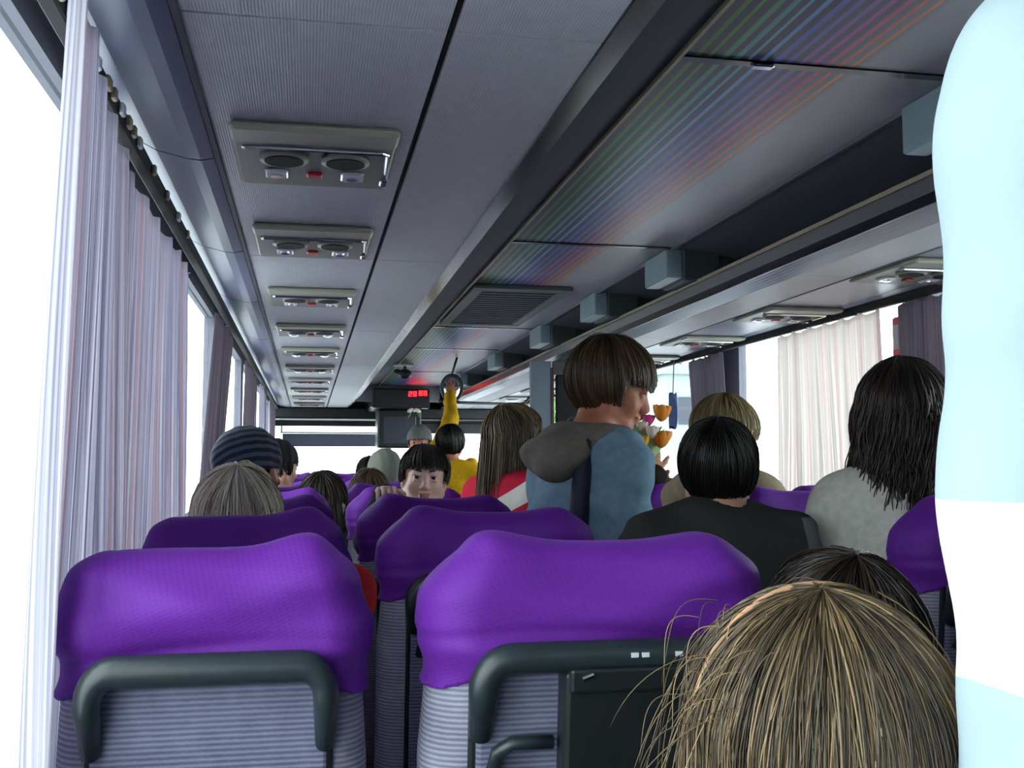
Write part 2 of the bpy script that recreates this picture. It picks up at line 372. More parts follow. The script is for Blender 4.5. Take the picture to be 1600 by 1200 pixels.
# luggage racks ---------------------------------------------------------------
YR = 11.4
rk = empty('luggage_rack', (0, 0, 0), label='long carpeted luggage rack with reading units over the left hand seats', cat='luggage rack')
b = MB(); seg = [Y0, 1.42, 3.1, 4.8, 6.5, 8.2, 9.9, YR]
for i in range(7):
    b.box(-.178, .182, seg[i] + (0 if i == 0 else .003), seg[i + 1] - .003, ZR, ZR + .012)
b.build('underside_panel', M['rack'], rk)
b = MB()
for i in range(7): b.box(.194, .405, seg[i] + (0 if i == 0 else .003), seg[i + 1] - .003, ZR, ZR + .012)
b.build('edge_panel', M['rack'], rk)
MB().box(-.18, .41, Y0, YR, ZR + .010, ZR + .02).build('groove_backing', M['black'], rk)
# ribbed lip, dark aluminium
b = MB(); prof = [(.405, ZR)]; nrib = 7
for i in range(nrib):
    x0 = .408 + i * .012; z0 = ZR - .002 + i * .009
    prof += [(x0, z0), (x0 + .007, z0 + .001), (x0 + .009, z0 + .006)]
prof += [(.494, ZR + .09), (.44, ZR + .10), (.405, ZR + .02)]
b.prism(prof, Y0, YR).build('ribbed_lip', M['alud'], rk)
# cove above the windows: glossy, split in panels
b = MB(); cs = [Y0, .55, 2.12, 3.05, 4.0, 5.2, 6.4, 7.6, 8.8, 10.0, YR]
for i in range(len(cs) - 1):
    ya = cs[i] + .004; yb = cs[i + 1] - .004
    b.sheet([(-.19, ZR + .002), (-.215, ZR - .004), (-.24, ZR - .002), (-.30, ZR + .012), (-.335, ZR + .03)], ya, yb, .008)
o = b.build('cove_panel', M['cove'], rk)
MB().box(-.186, -.176, Y0, YR, ZR - .006, ZR + .004).build('cove_bead', M['darkpanel'], rk)

rr = empty('luggage_rack', (0, 0, 0), label='long open luggage rack with pale underside over the right hand seats', cat='luggage rack')
MB().prism([(1.386, ZR + .06), (1.392, ZR + .065), (1.398, ZR + .062), (1.41, ZR + .01), (1.405, ZR), (1.392, ZR + .02)], Y0, YR).build('dark_lip', M['alud'], rr)
MB().box(1.380, 1.392, Y0, YR, ZR + .056, ZR + .068).build('lip_bead', M['tan'], rr)
b = MB(); prof = [(1.41, ZR + .02), (1.41, ZR)]
for i in range(5): x0 = 1.414 + i * .023; prof += [(x0, ZR), (x0 + .012, ZR - .004), (x0 + .019, ZR)]
prof += [(1.53, ZR), (1.53, ZR + .02)]
b.prism(prof, Y0, YR).build('ribbed_edge', M['alu'], rr)
b = MB()
for i in range(7): b.box(1.532, 1.708, seg[i], seg[i + 1] - .004, ZR, ZR + .012)
b.build('underside_panel', M['white'], rr)
b = MB()
for i in range(7): b.box(1.722, 1.99, seg[i], seg[i + 1] - .004, ZR, ZR + .012)
b.build('reading_panel', M['rackplain'], rr)
MB().box(1.40, 2.0, Y0, YR, ZR + .014, ZR + .02).build('groove_backing', M['black'], rr)
MB().sheet([(1.985, ZR + .002), (2.02, ZR - .006), (2.06, ZR), (2.12, ZR + .02)], Y0, YR, .008).build('cove_panel', M['cove'], rr)

# rack brackets between the ceiling edge and the right lip -------------------
ordn = ['nearest the camera, half hidden by the pale blue sleeve', 'big grey one in the open run of rack', 'third one along the rack, above the dark roof grille', 'fourth one, just above the head of the boy in blue', 'fifth one, beyond the boy in blue', 'last one toward the windscreen']
for i, (ya, yb) in enumerate([(1.82, 2.06), (3.60, 3.86), (4.58, 4.85), (5.72, 6.02), (7.2, 7.5), (8.9, 9.2)]):
    t = empty('rack_bracket', (1.27, ya, ZR + .06), label='boxy grey rack bracket, ' + ordn[i], cat='bracket', group='brackets along the right hand rack')
    MB().box(-.005, .055, .006, yb - ya, .012, .118, .004).build('lit_side_plate', M['bracket'], t)
    MB().box(.056, .20, 0, yb - ya - .02, .004, .13, .006).build('housing', M['bracketd'], t)
    MB().box(.205, .25, .03, .12, .02, .10, .004).build('end_cap', M['bracketd'], t)

# passenger service units ----------------------------------------------------
def make_psu():
    t = empty('reading_light_unit')
    # bezel with raised rim, local: z=0 top, goes down
    MB().box(-.15, .15, -.19, .19, -.012, -.001, .006).build('bezel', M['psu'], t)
    MB().box(-.15, .15, -.205, -.12, -.018, -.001, .006).build('rim', M['psuo'], t)
    for sx in (-1, 1):
        v = MB().tube([(sx * .058, -.03, -.0125), (sx * .058, -.03, -.022)], .046, 24).build('air_vent', M['psu'], t, True)
        v.scale = (1, 1, 1)
        MB().tube([(sx * .058, -.03, -.0222), (sx * .058, -.03, -.0245)], .037, 24).build('vent_grille', M['black'], v)
        q = MB().box(sx * .075 - .024, sx * .075 + .024, .055, .115, -.020, -.012, .005).build('reading_lamp', M['lens'], t)
        MB().tube([(sx * .075, .08, -.020), (sx * .075, .08, -.024)], .012, 14).build('bulb', M['chrome'], q)
    MB().box(-.016, .016, .07, .10, -.019, -.012, .003).build('call_button', M['red'], t)
    MB().tube([(-.13, -.09, -.016), (-.125, -.10, -.018), (.125, -.10, -.018), (.135, -.085, -.016), (.14, .04, -.016)], .0045, 8).build('trim_wire', M['chrome'], t)
    MB().box(.132, .149, .09, .13, -.022, -.012, .003).build('latch', M['chrome'], t)
    return t
psu = make_psu(); psuY = [2.06, 2.86, 3.83, 4.78, 5.7, 6.72, 7.7, 8.7, 9.7, 10.7]
nth = ['biggest and nearest of them', 'second from the camera', 'third from the camera', 'fourth from the camera', 'fifth from the camera', 'sixth from the camera', 'seventh from the camera', 'third from the windscreen end', 'second from the windscreen end', 'smallest, at the windscreen end']
for i, y in enumerate(psuY):
    o = psu if i == 0 else copy_tree(psu); o.location = (.005, y, ZR)
    tag(o, 'reading light panel under left rack, ' + nth[i], 'light panel', 'reading units under the left rack')
rth = ['nearest, beside the pale blue sleeve', 'above the cream curtain', 'above the bare bright window', 'above the dark curtain', 'behind the boy in blue', 'sixth along the rack', 'farthest in view along the rack']
for i, y in enumerate([2.95, 3.92, 4.85, 5.75, 7.4, 8.4, 9.4]):
    o = copy_tree(psu); o.location = (1.87, y, ZR)
    tag(o, 'reading light panel under right rack, ' + rth[i], 'light panel', 'reading units under the right rack')

# curtain tracks and curtains -------------------------------------------------
def track(x, label):
    t = empty('curtain_track', (x, 0, 1.828), label=label, cat='curtain track')
    MB().box(-.012, .012, .3, 11.2, -.02, .012, .003).build('rail', M['black'], t)
    return t
tl = track(-.325, 'black curtain track with pale runners along the left windows')
tr_ = track(2.05, 'dark curtain track along the right windows')
for i in range(26):
    y = .62 + i * .064 + random.uniform(-.012, .012) if i < 22 else 2.15 + (i - 22) * .2
    MB().box(.0125, .021, y, y + random.uniform(.014, .03), -.016, .004, .002).build('runner', M['tan'] if i % 3 else M['lens'], tl)

def curtain(x, top, bot, z0, z1, m, label, folds=9, amp=.022, side=1, flip=False, hem=.0, cat='curtain', seed=0, bias=0, near=0):
    """hanging cloth: top=(ya,yb), bot=(ya,yb) along the bus, folds gathered at the top"""
    rg = np.random.default_rng(seed); nu, nv = folds * 14, 40
    ph = rg.uniform(-.35, .35, folds * 2 + 3)
    U = np.linspace(0, 1, nu); V = np.linspace(0, 1, nv); vs = []; uvs = []
    length = abs(top[1] - top[0]) * 1.55
    for j, v in enumerate(V):
        ya = top[0] + (bot[0] - top[0]) * v ** 1.0; yb = top[1] + (bot[1] - top[1]) * v
        for u in U:
            uu = u + .012 * math.sin(7 * u + 3 * v) * v
            w = uu * folds * 2 * math.pi + np.interp(uu * folds * 2, np.arange(len(ph)), ph) * 2 + .8 * math.sin(2.2 * v + 5 * u + seed)
            a = amp * (.55 + .45 * v) * (.75 + .25 * math.sin(9 * u + seed))
            s1 = math.sin(w); xx = a * (s1 + .28 * math.sin(2.3 * w + 1)) + bias * v + near * (1 - uu) ** 1.4 * side * (1 + .05 * v)
            yy = ya + (yb - ya) * uu + .35 * a * math.cos(w)
            scal = .012 * (1 - abs(math.sin(w * .5))) * (1 - v) ** 6
            vs.append((xx * side, yy, z1 - (z1 - z0) * v - scal)); uvs.append((u * length + seed * .37, v * (z1 - z0)))
    fs = np.array([[j * nu + i, j * nu + i + 1, (j + 1) * nu + i + 1, (j + 1) * nu + i] for j in range(nv - 1) for i in range(nu - 1)])
    o = make('curtain', vs, fs, m, None, True); o.location = (x, 0, 0)
    uvl = o.data.uv_layers.new(name='UVMap'); uva = np.array(uvs, dtype=np.float32)[fs.ravel()]; uvl.data.foreach_set('uv', uva.ravel())
    md = o.modifiers.new('thick', 'SOLIDIFY'); md.thickness = .0012
    tag(o, label, cat, 'curtains along the windows'); return o
curtain(-.335, (1.2, 2.02), (1.03, 2.07), .5, 1.80, M['curtain'], 'large striped lilac grey curtain nearest the camera on the left', 5, .024, seed=1, near=.077)
curtain(-.345, (2.05, 3.14), (1.99, 3.16), .5, 1.80, M['curtain'], 'striped lilac grey curtain behind the near one, beside the second seat row on the left', 6, .02, seed=2)
curtain(-.335, (3.95, 4.85), (3.2, 3.75), .5, 1.80, M['curtd'], 'grey curtain swept aside between two bright left windows', 5, .02, seed=3)
curtain(-.335, (5.75, 7.0), (5.3, 6.6), .5, 1.80, M['curtd'], 'narrow grey brown curtain above the striped beanie', 5, .02, seed=4)
curtain(-.335, (7.5, 8.6), (7.3, 8.5), .5, 1.80, M['curtain'], 'small pale curtain far along the left windows', 5, .02, seed=5)
curtain(-.335, (9.4, 10.8), (9.4, 10.8), .5, 1.80, M['curtd'], 'darkest far curtain beside the windscreen on the left', 5, .02, seed=6)
curtain(2.05, (3.50, 4.40), (3.42, 4.36), .5, 1.81, M['curtr'], 'cream curtain with soft folds in front of the right window', 7, .022, -1, seed=7)
curtain(2.06, (3.0, 3.42), (3.0, 3.40), .5, 1.81, M['curtd'], 'grey brown curtain bunched beside the red hammer case', 5, .018, -1, seed=8)
curtain(2.02, (2.72, 3.06), (2.68, 2.82), 1.2, 1.84, M['curtw'], 'pale lining cloth slipping from the track above the curly haired girl', 3, .02, -1, cat='curtain lining', seed=9)
curtain(2.05, (5.0, 5.5), (4.86, 5.3), .5, 1.81, M['curtd'], 'dark curtain gathered between the two bright right windows', 5, .02, -1, seed=10)
curtain(2.05, (7.0, 7.8), (7.0, 7.8), .5, 1.81, M['curtd'], 'far right curtain hidden beyond the boy in blue', 5, .02, -1, seed=11)
t = empty('emergency_hammer_case', (2.09, 3.44, 1.6), label='red emergency hammer case with white card between the right curtains', cat='hammer case')
MB().box(-.012, .03, -.045, .045, -.13, .17, .006).build('case', M['red'], t)
MB().box(-.016, -.0125, -.03, .03, .05, .14).build('card', M['white'], t)
MB().tube([(-.022, 0, -.10), (-.022, 0, .0)], .008, 10).build('hammer_handle', M['red'], t, True)

# ------------------------------------------------------------------ seats
PW = .41
KIND = ['aisle']
def back_sdf(X, Y, Z, grow=0.0):
    ys = Y - .12 * (1.15 - Z) - .062
    hump = .014 * np.exp(-((np.abs(X) - .13) / .055) ** 2)
    if KIND[0] == 'window': hump = .016 * np.exp(-((X - .125) / .06) ** 2) - .004 * np.clip(-(X - .02) / .2, 0, 1) + .022 * np.clip((-X - .135) / .065, 0, 1)
    hx = .196 + .010 * np.clip((1.03 - Z) / .12, 0, 1) - .020 * np.clip((Z - 1.06) / .08, 0, 1) ** 2
    zt = Z - hump; zc = (.42 + 1.134) / 2; hz = (1.134 - .42) / 2
    r = .052; ax = np.abs(X) - hx + r; ay = np.abs(ys) - .062 + r; az = np.abs(zt - zc) - hz + r
    d = np.sqrt(np.clip(ax, 0, None) ** 2 + np.clip(ay, 0, None) ** 2 + np.clip(az, 0, None) ** 2) + np.minimum(np.maximum(ax, np.maximum(ay, az)), 0) - r
    return d - grow
def make_seat(kind):
    t = empty('coach_seat'); KIND[0] = kind
    lo, hi = (-.21, -.02, .40), (.21, .24, 1.17)
    s = SDF(.007); s.fn(lambda X, Y, Z: back_sdf(X, Y, Z), lo, hi)
    s.build('backrest', M['bolster'], t)
    ph = {'window': .7, 'aisle': 2.1}[kind]
    def cov(X, Y, Z):
        d = back_sdf(X, Y, Z, .013)
        wr = .0048 * np.sin(48 * Z + 5 * np.sin(7 * X + ph) + 12 * X * X) * np.clip((1.13 - Z) / .03, 0, 1) + .0026 * np.sin(90 * Z + 14 * X * (1 if kind == 'aisle' else -1) + ph) \
            + .004 * np.exp(-((Z - 1.045 - .01 * np.sin(9 * X + ph)) / .008) ** 2)
        wr += .004 * np.exp(-((Z - 1.015 - .02 * np.abs(X)) / .02) ** 2) * np.clip((np.abs(X) - .12) / .05, 0, 1)
        hem = 1.016 - .022 * np.clip((np.abs(X) - .12) / .07, 0, 1) + .004 * np.sin(22 * X + ph)
        return np.maximum(d + wr, hem - Z)
    s = SDF(.0038); s.fn(cov, (-.225, -.03, .98), (.225, .12, 1.18)); s.build('headrest_cover', M['purple'], t)
    # recessed back panel with dark edge
    yb = lambda z: .12 * (1.15 - z)
    def slab(x0, x1, z0, z1, off0, off1, b=.0):
        m = MB(); vs = []
        for z in (z0, z1):
            for off in (off0, off1):
                for x in (x0, x1): vs.append((x, yb(z) + off, z))
        return m.add(vs, [(0, 1, 3, 2), (4, 6, 7, 5), (0, 4, 5, 1), (2, 3, 7, 6), (0, 2, 6, 4), (1, 5, 7, 3)])
    slab(-.158, .158, .46, 1.03, -.006, .01).build('panel_rim', M['dark'], t, bevel=.004)
    slab(-.150, .150, .47, 1.022, -.013, .002).build('back_panel', M['seat'], t, bevel=.005)
    # grab handle
    pts = []
    for k in range(7):
        a = k / 6 * math.pi / 2; pts.append((-.115 - .032 * math.sin(a), 0, 1.032 - .032 + .032 * math.cos(a)))
    left = [(-.147, 0, .945)] + pts[::-1]; right = [(-x, y, z) for x, y, z in left[::-1]]
    pp = left + right; pp = [(x, yb(z) - .036 + (.022 if z < .95 else 0), z) for x, y, z in pp]
    MB().tube(pp, [.013] + [.017] * (len(pp) - 2) + [.013], 14).build('grab_handle', M['handle'], t, True)
    # cushion, armrest, pedestal
    s = SDF(.012); s.fn(lambda X, Y, Z: np.sqrt(np.clip(np.abs(X) - .16, 0, None) ** 2 + np.clip(np.abs(Y - .40) - .20, 0, None) ** 2 + np.clip(np.abs(Z - .42) - .03, 0, None) ** 2) - .04, (-.21, .14, .34), (.21, .66, .5))
    s.build('seat_cushion', M['seat'], t)
    MB().box(-.17, .17, .18, .58, .30, .352, .01).build('seat_frame', M['dark'], t)
    MB().box(-.03, .03, .28, .46, 0, .302, .008).box(-.10, .10, .2, .54, 0, .02, .004).build('pedestal', M['dark'], t)
    sx = 1
    MB().box(.2, .235, .10, .42, .62, .66, .012).build('armrest', M['dark'], t)
    if kind == 'aisle':
        slab(-.062, .135, .80, 1.018, -.052, -.014).build('magazine_box', M['dark'], t, bevel=.006)
        o = slab(-.058, .131, .995, 1.022, -.058, -.02).build('box_lid', M['dark'], t, bevel=.004)
        MB().tube([(-.045, yb(1.0) - .060, 1.012), (-.033, yb(1.0) - .060, 1.016)], .003, 8).build('latch', M['chrome'], o)
        for xx in (.01, .022, .06): MB().box(xx, xx + .008, yb(1.03) - .055, yb(1.03) - .0525, 1.032, 1.037).build('scuff_mark', M['lens'], t)  # small pale boxes for the bright scratches at the handle
        MB().tube([(-.135, yb(.9) - .02, .90), (-.13, yb(.93) - .03, .93), (-.115, yb(.94) - .034, .94), (-.07, yb(.94) - .034, .94)], .008, 10).build('pocket_rim', M['handle'], t, True)
    return t
seat_w = make_seat('window'); seat_a = make_seat('aisle')
rowsL = [1.15, 1.9, 2.7, 3.48, 4.28, 5.08, 5.88, 6.68, 7.48, 8.28, 9.08, 9.9]
rowsR = [1.68, 2.5, 3.3, 4.1, 4.9, 7.0, 7.8, 8.6, 9.4, 10.2]
nthL = ['in the nearest row', 'in the second row', 'in the third row', 'in the fourth row', 'in the fifth row', 'in the sixth row', 'in the seventh row', 'in the eighth row', 'in the ninth row', 'in the tenth row', 'in the eleventh row', 'in the front row by the windscreen']
nthR = ['beside the curly haired girl', 'behind the curly haired girl', 'beyond the blond boy', 'two rows beyond the blond boy', 'just short of the grey partition', 'first past the grey partition', 'second past the grey partition', 'third past the grey partition', 'fourth past the grey partition', 'frontmost on the right']
used = {'w': False, 'a': False}
def put_seat(kind, x, y, label, z=0, group='coach seats'):
    src = seat_w if kind == 'w' else seat_a
    o = copy_tree(src) if used[kind] else src; used[kind] = True
    o.location = (x, y, z); o.rotation_euler = (0, 0, R(random.uniform(-1, 1)) if y > 2 else 0)
    if kind == 'w' and x < 0: o.scale = (.87 if y > 1.5 else .80, 1, 1); o.location.x = x if y > 1.5 else -.0955
    tag(o, label, 'seat', group); return o
for i, y in enumerate(rowsL):
    put_seat('w', -.104, y, 'purple covered coach seat by the left windows, ' + nthL[i])
    put_seat('a', .335, y, 'purple covered coach seat left of the aisle, ' + nthL[i])
for i, y in enumerate(rowsR):
    if i > 0 and i != 5: put_seat('w', 1.78, y, 'purple covered coach seat by the right windows, ' + nthR[i], .02)
    put_seat('a', 1.25, y, 'purple covered coach seat right of the aisle, ' + nthR[i], .02)
MB
t = empty('rear_bench', (.2, 0, 0), label='grey rear bench seat under the long haired child nearest the camera', cat='bench')
MB().box(-.5, .27, -.5, .9, .38, .46, .03).build('cushion', M['seat'], t)
MB().box(-.48, .25, -.45, .8, 0, .375, .01).build('base', M['dark'], t)

# roof hatch, ceiling camera, partition, fittings -----------------------------
t = empty('roof_grille', (.92, 5.1, ZC), label='dark rectangular roof grille framed in grey on the striped ceiling', cat='grille')
MB().box(-.22, .22, -.62, -.56, -.02, 0, .004).box(-.22, .22, .56, .62, -.02, 0, .004).box(-.22, -.17, -.56, .56, -.02, 0, .004).box(.17, .22, -.56, .56, -.02, 0, .004).build('frame', M['bracketd'], t)
MB().box(-.17, .17, -.56, .56, -.006, -.001).build('recess', M['black'], t)
b = MB()
for k in range(17): y = -.53 + k * .0655; b.box(-.17, .17, y, y + .03, -.015, -.008)
b.build('louvres', M['darkpanel'], t)
t = empty('ceiling_camera', (.74, 8.3, ZC), label='small round black camera hanging from a pale plate on the ceiling', cat='camera')
MB().box(-.09, .06, -.09, .09, -.012, 0, .004).build('plate', M['white'], t)
MB().tube([(-.0, 0, -.012), (0, 0, -.05)], .012, 10).build('stem', M['dark'], t)
MB().ell((.0, -.01, -.075), (.055, .045, .04)).ell((-.06, 0, -.055), (.03, .02, .018)).build('camera_body', M['dark'], t, True)
t = empty('seam_glint_clip', (.86, 1.88, ZC - .004), label='added metal clip standing for the glint on the ceiling seam among the coloured stripes', cat='clip')  # clip added to stand for a bright reflection on the seam
MB().box(-.022, .022, -.010, .010, -.006, 0, .002).build('clip', M['chrome'], t)
# partition halfway down the right side
t = empty('partition', (1.27, 6.0, 0), label='blue grey partition post with a dark doorway beside it, under the right rack', cat='partition')
MB().box(0, .12, 0, .05, 0, ZR - .002, .004).build('post', mat('blue_grey_laminate', (104, 120, 132), .5), t)
MB().box(.155, .42, .01, .05, 0, 1.76, .004).build('door', M['black'], t)
MB().box(.12, .135, -.004, .05, 0, 1.8).build('edge_strip', mat('maroon_edge', (80, 30, 36), .5), t)
MB().box(.136, .42, .01, .05, 1.762, ZR - .002).build('header', M['bracketd'], t)
tag(MB().ell((0, 0, 0), (.045, .03, .016)).build('indicator_lamp', emit('amber_lamp', (225, 170, 30), .5), None, True), 'small amber lamp above the dark doorway', 'lamp').location = (1.53, 5.98, 1.80)

# convex mirror near the front
t = empty('round_mirror', (1.02, 7.6, 1.79), label='round convex mirror in a black rim held by the raised hand', cat='mirror')
ring = [(.075 * math.cos(a), 0, .095 * math.sin(a)) for a in [k * 2 * math.pi / 24 for k in range(25)]]
MB().tube(ring, .011, 10, False).build('rim', M['dark'], t, True)
MB().ell((0, .01, 0), (.072, .02, .092), 24, 14).build('mirror_glass', M['chrome'], t, True)
MB().tube([(.0, .02, .09), (.02, .02, .16), (.04, .02, .226)], .009, 8).build('arm', M['dark'], t, True)
# front tv in its box, clock, sun blind
t = empty('television', (.905, 10.7, 1.42), label='old boxy television with dark grey screen hanging above the windscreen', cat='television')
MB().box(-.22, .22, 0, .4, -.02, .37, .015).build('cabinet', M['dark'], t)
MB().box(-.165, .165, -.008, 0, .02, .30, .004).build('screen', mat('grey_glass_screen', (62, 68, 76), .22, spec=.7), t)
MB().box(-.24, .24, .02, .42, .37, .50, .01).build('mount', M['black'], t)
t = empty('digital_clock', (1.02, 10.45, 1.82), label='red digital clock glowing on the dark header above the television', cat='clock')
MB().box(-.40, .16, 0, .12, -.03, .16, .008).build('case', M['dark'], t)
seg7 = emit('red_led', (255, 34, 46), 2.6)
def digit(mb, x, z, w, h, on):
    q = w * .26
    if 'a' in on: mb.box(x, x + w, -.006, 0, z + h - q, z + h)
    if 'g' in on: mb.box(x, x + w, -.006, 0, z + h / 2 - q / 2, z + h / 2 + q / 2)
    if 'd' in on: mb.box(x, x + w, -.006, 0, z, z + q)
    if 'f' in on: mb.box(x, x + q, -.006, 0, z + h / 2, z + h)
    if 'b' in on: mb.box(x + w - q, x + w, -.006, 0, z + h / 2, z + h)
    if 'e' in on: mb.box(x, x + q, -.006, 0, z, z + h / 2)
    if 'c' in on: mb.box(x + w - q, x + w, -.006, 0, z, z + h / 2)
for x_, z_, on in ((-.05, .085, 'abged'), (-.005, .087, 'abcdefg'), (.052, .095, 'abcdefg'), (.098, .095, 'abcdefg')):
    b = MB(); digit(b, x_, z_, .034, .05, on); b.build('digit', seg7, t)
t = empty('ribbon_bow', (1.02, 10.4, 1.745), label='white and green bow pinned below the red clock', cat='bow')
bw = mat('white_ribbon', (226, 226, 214), .6)
for sx in (-1, 1): MB().ell((sx * .035, 0, .02), (.035, .015, .02), rot=Matrix.Rotation(R(25 * sx), 3, 'Y')).build('loop', bw, t, True)
for sx in (-1, 1): MB().ell((sx * .05, .005, -.03), (.014, .008, .04), rot=Matrix.Rotation(R(-30 * sx), 3, 'Y')).build('leaf', mat('green_leaf', (60, 96, 50), .6), t, True)
MB().ell((0, -.008, .015), (.014, .014, .014)).build('knot', bw, t, True)
t = empty('sun_blind', (.2, Y1 - .06, 0), label='grey sun blind drawn down over the left half of the windscreen', cat='blind')
MB().box(-.48, .60, 0, .008, 1.44, 1.575).build('blind_cloth', mat('grey_blind', (90, 94, 110), .7), t)
MB().tube([(-.5, 0, 1.585), (.62, 0, 1.585)], .008, 8).build('roller', M['alu'], t)
for xx in (-.49, .61): MB().box(xx - .008, xx + .008, -.02, .01, 1.58, 1.73).build('bracket', M['dark'], t)
MB().box(-.48, .60, -.004, .012, 1.432, 1.44).build('bottom_bar', M['dark'], t)
t = empty('sun_visor', (1.6, Y1 - .08, 0), label='black sun visor strip at the top of the right windscreen', cat='visor')
MB().box(-.45, .5, 0, .02, 1.58, 1.70, .006).build('visor', M['dark'], t)
t = empty('driver_mirror', (1.46, Y1 - .15, 1.36), label='black hanging driver mirror seen in the right windscreen', cat='mirror')
MB().box(-.05, .05, 0, .03, .02, .2, .01).box(-.01, .01, 0, .03, .18, .38).ell((0, .015, .04), (.10, .02, .05)).build('housing', M['dark'], t, True)
tag(MB().box(-.085, .085, 0, .04, -.05, .05, .012).build('yellow_tag', mat('yellow_card', (230, 196, 60), .5)), 'yellow badge on the windscreen below the hanging mirror', 'badge').location = (1.5, Y1 - .035, 1.25)
# ceiling handrail near the front
t = empty('grab_rail', (0, 0, 0), label='thin dark grab rail running across under the far right rack', cat='rail')
MB().tube([(1.0, 8.2, 1.73), (1.2, 8.3, 1.725), (1.75, 8.6, 1.73), (1.85, 8.62, 1.835)], .012, 8).build('rail', M['dark'], t, True)

# ------------------------------------------------------------------ outdoors
st(MB().box(-60, 60, -60, 90, -1.3, -1.2).build('ground', mat('pale_tarmac', (200, 202, 205), .9, noise=.05, nscale=.4)))
def tree(x, y, h, label, seed):
    t = empty('tree', (x, y, -1.2), label=label, cat='tree'); rg = random.Random(seed)
    MB().tube([(0, 0, 0), (.1, 0, h * .3), (.0, .1, h * .62)], [.22, .16, .07], 8).build('trunk', mat('bark', (92, 76, 60), .9, noise=.2, nscale=6), t, True)
    b = MB()
    for k in range(700):
        a = rg.uniform(0, 6.28); el = rg.uniform(-1, 1); q = rg.uniform(.6, 1) * h * .32; rr_ = math.sqrt(1 - el * el)
        c = Vector((q * rr_ * math.cos(a), q * rr_ * math.sin(a), h * .66 + q * el * 1.05)); d = [Vector((rg.uniform(-1, 1), rg.uniform(-1, 1), rg.uniform(-1, 1))).normalized() * h * .045 for _ in range(2)]
        b.add([c - d[0], c + d[1] * .5, c + d[0], c - d[1] * .5], [(0, 1, 2, 3)])
    b.build('foliage', mat('leaf_green', (70, 120, 60), .7, noise=.3, nscale=2), t)
tree(8.2, 34, 8.5, 'green tree outside seen through the right edge of the windscreen', 3)
tree(13.6, 46, 10, 'pale tree outside the right window behind the bouquet', 5)
t = empty('kiosk', (7.65, 22, -1.2), label='pale grey green kiosk outside the right window beside the dark curtain', cat='kiosk')
MB().box(0, 1.5, 0, 2.4, 0, 4.4).build('wall', mat('grey_green_render', (128, 144, 138), .9, noise=.05, nscale=1), t)
MB().box(-.1, 1.6, -.1, 2.5, 4.4, 4.6).build('roof', mat('slate', (120, 124, 130), .8), t)
MB().box(.3, .9, -.03, .02, 3.3, 3.9).build('window', M['darkpanel'], t)
#PEOPLE
# ------------------------------------------------------------------ people
def hand(s, Wp, D, N, T, curl, k=1.0, spread=.06):
    """Wp wrist, D finger direction, N palm side, T thumb side"""
    Wp = np.array(Wp, float); D = np.array(D, float); D /= np.linalg.norm(D); N = np.array(N, float); N -= D * (N @ D); N /= np.linalg.norm(N); T = np.cross(D, N) * (1 if np.dot(np.cross(D, N), T) > 0 else -1)
    rot = np.stack([T, N, D], 1)
    s.ell(Wp + D * .042 * k, (.036 * k, .013 * k, .046 * k), .012, rot=rot)
    L = [(.036, .024, .02), (.04, .027, .021), (.038, .025, .02), (.03, .02, .017)]
    for i in range(4):
        off = (.027 - .018 * i) * k; p = Wp + D * (.078 if i < 3 else .07) * k + T * off; a = .15; d = D + T * spread * (1.5 - i)
        d = d / np.linalg.norm(d); r = (.0085 if i < 3 else .0072) * k
        for sg in L[i]:
            a += curl; q = p + (d * math.cos(a) + N * math.sin(a)) * sg * k; s.cone(p, q, r, r * .92, .004); p = q; r *= .92
    p = Wp + D * .022 * k + T * .028 * k
    for sg, a in ((.034, .25), (.026, .6)):
        q = p + (D * .75 + T * (.65 - .3 * a) + N * math.sin(a) * .8) * sg * k; s.cone(p, q, .011 * k, .0088 * k, .006); p = q

def rotm(yaw, pitch, roll):
    """local +Y is the face; yaw clockwise from bus forward, pitch up"""
    return np.array((Matrix.Rotation(-yaw, 3, 'Z') @ Matrix.Rotation(pitch, 3, 'X') @ Matrix.Rotation(roll, 3, 'Y')))

def head_sdf(s, c, Rm, h, cap=False):
    P = lambda x, y, z: c + Rm @ (np.array((x, y, z)) * h)
    E = lambda p, r, k=.02, op='u': s.ell(P(*p), np.array(r) * h, k * h, op, rot=Rm)
    E((0, -.012, .022), (.073, .092, .085))
    E((0, .03, -.032), (.057, .056, .072), .03)
    E((0, .056, -.088), (.026, .024, .02), .025)
    for sx in (-1, 1):
        s.cone(P(sx * .056, .0, -.05), P(sx * .018, .058, -.09), .02 * h, .018 * h, .02 * h)
        E((sx * .036, .058, -.028), (.022, .02, .02), .02)
        E((sx * .030, .092, .004), (.017, .014, .011), .012, 's')
        E((sx * .028, .076, .022), (.022, .014, .008), .012)
        E((sx * .076, -.008, -.008), (.008, .019, .031), .008)
        E((sx * .083, -.004, -.004), (.005, .010, .018), .004, 's')
        E((sx * .010, .094, -.033), (.008, .009, .007), .006)
        E((sx * .030, .0845, .0125), (.016, .0085, .0055), .004); E((sx * .030, .083, -.0075), (.014, .008, .0045), .004)
    s.cone(P(0, .080, .012), P(0, .101, -.028), .009 * h, .0115 * h, .014 * h)
    E((0, .086, -.054), (.022, .010, .0065), .006)
    E((0, .084, -.066), (.019, .011, .0075), .006)
    s.cone(P(-.018, .098, -.060), P(.018, .098, -.060), .002 * h, .002 * h, .003 * h, 's')
    return P

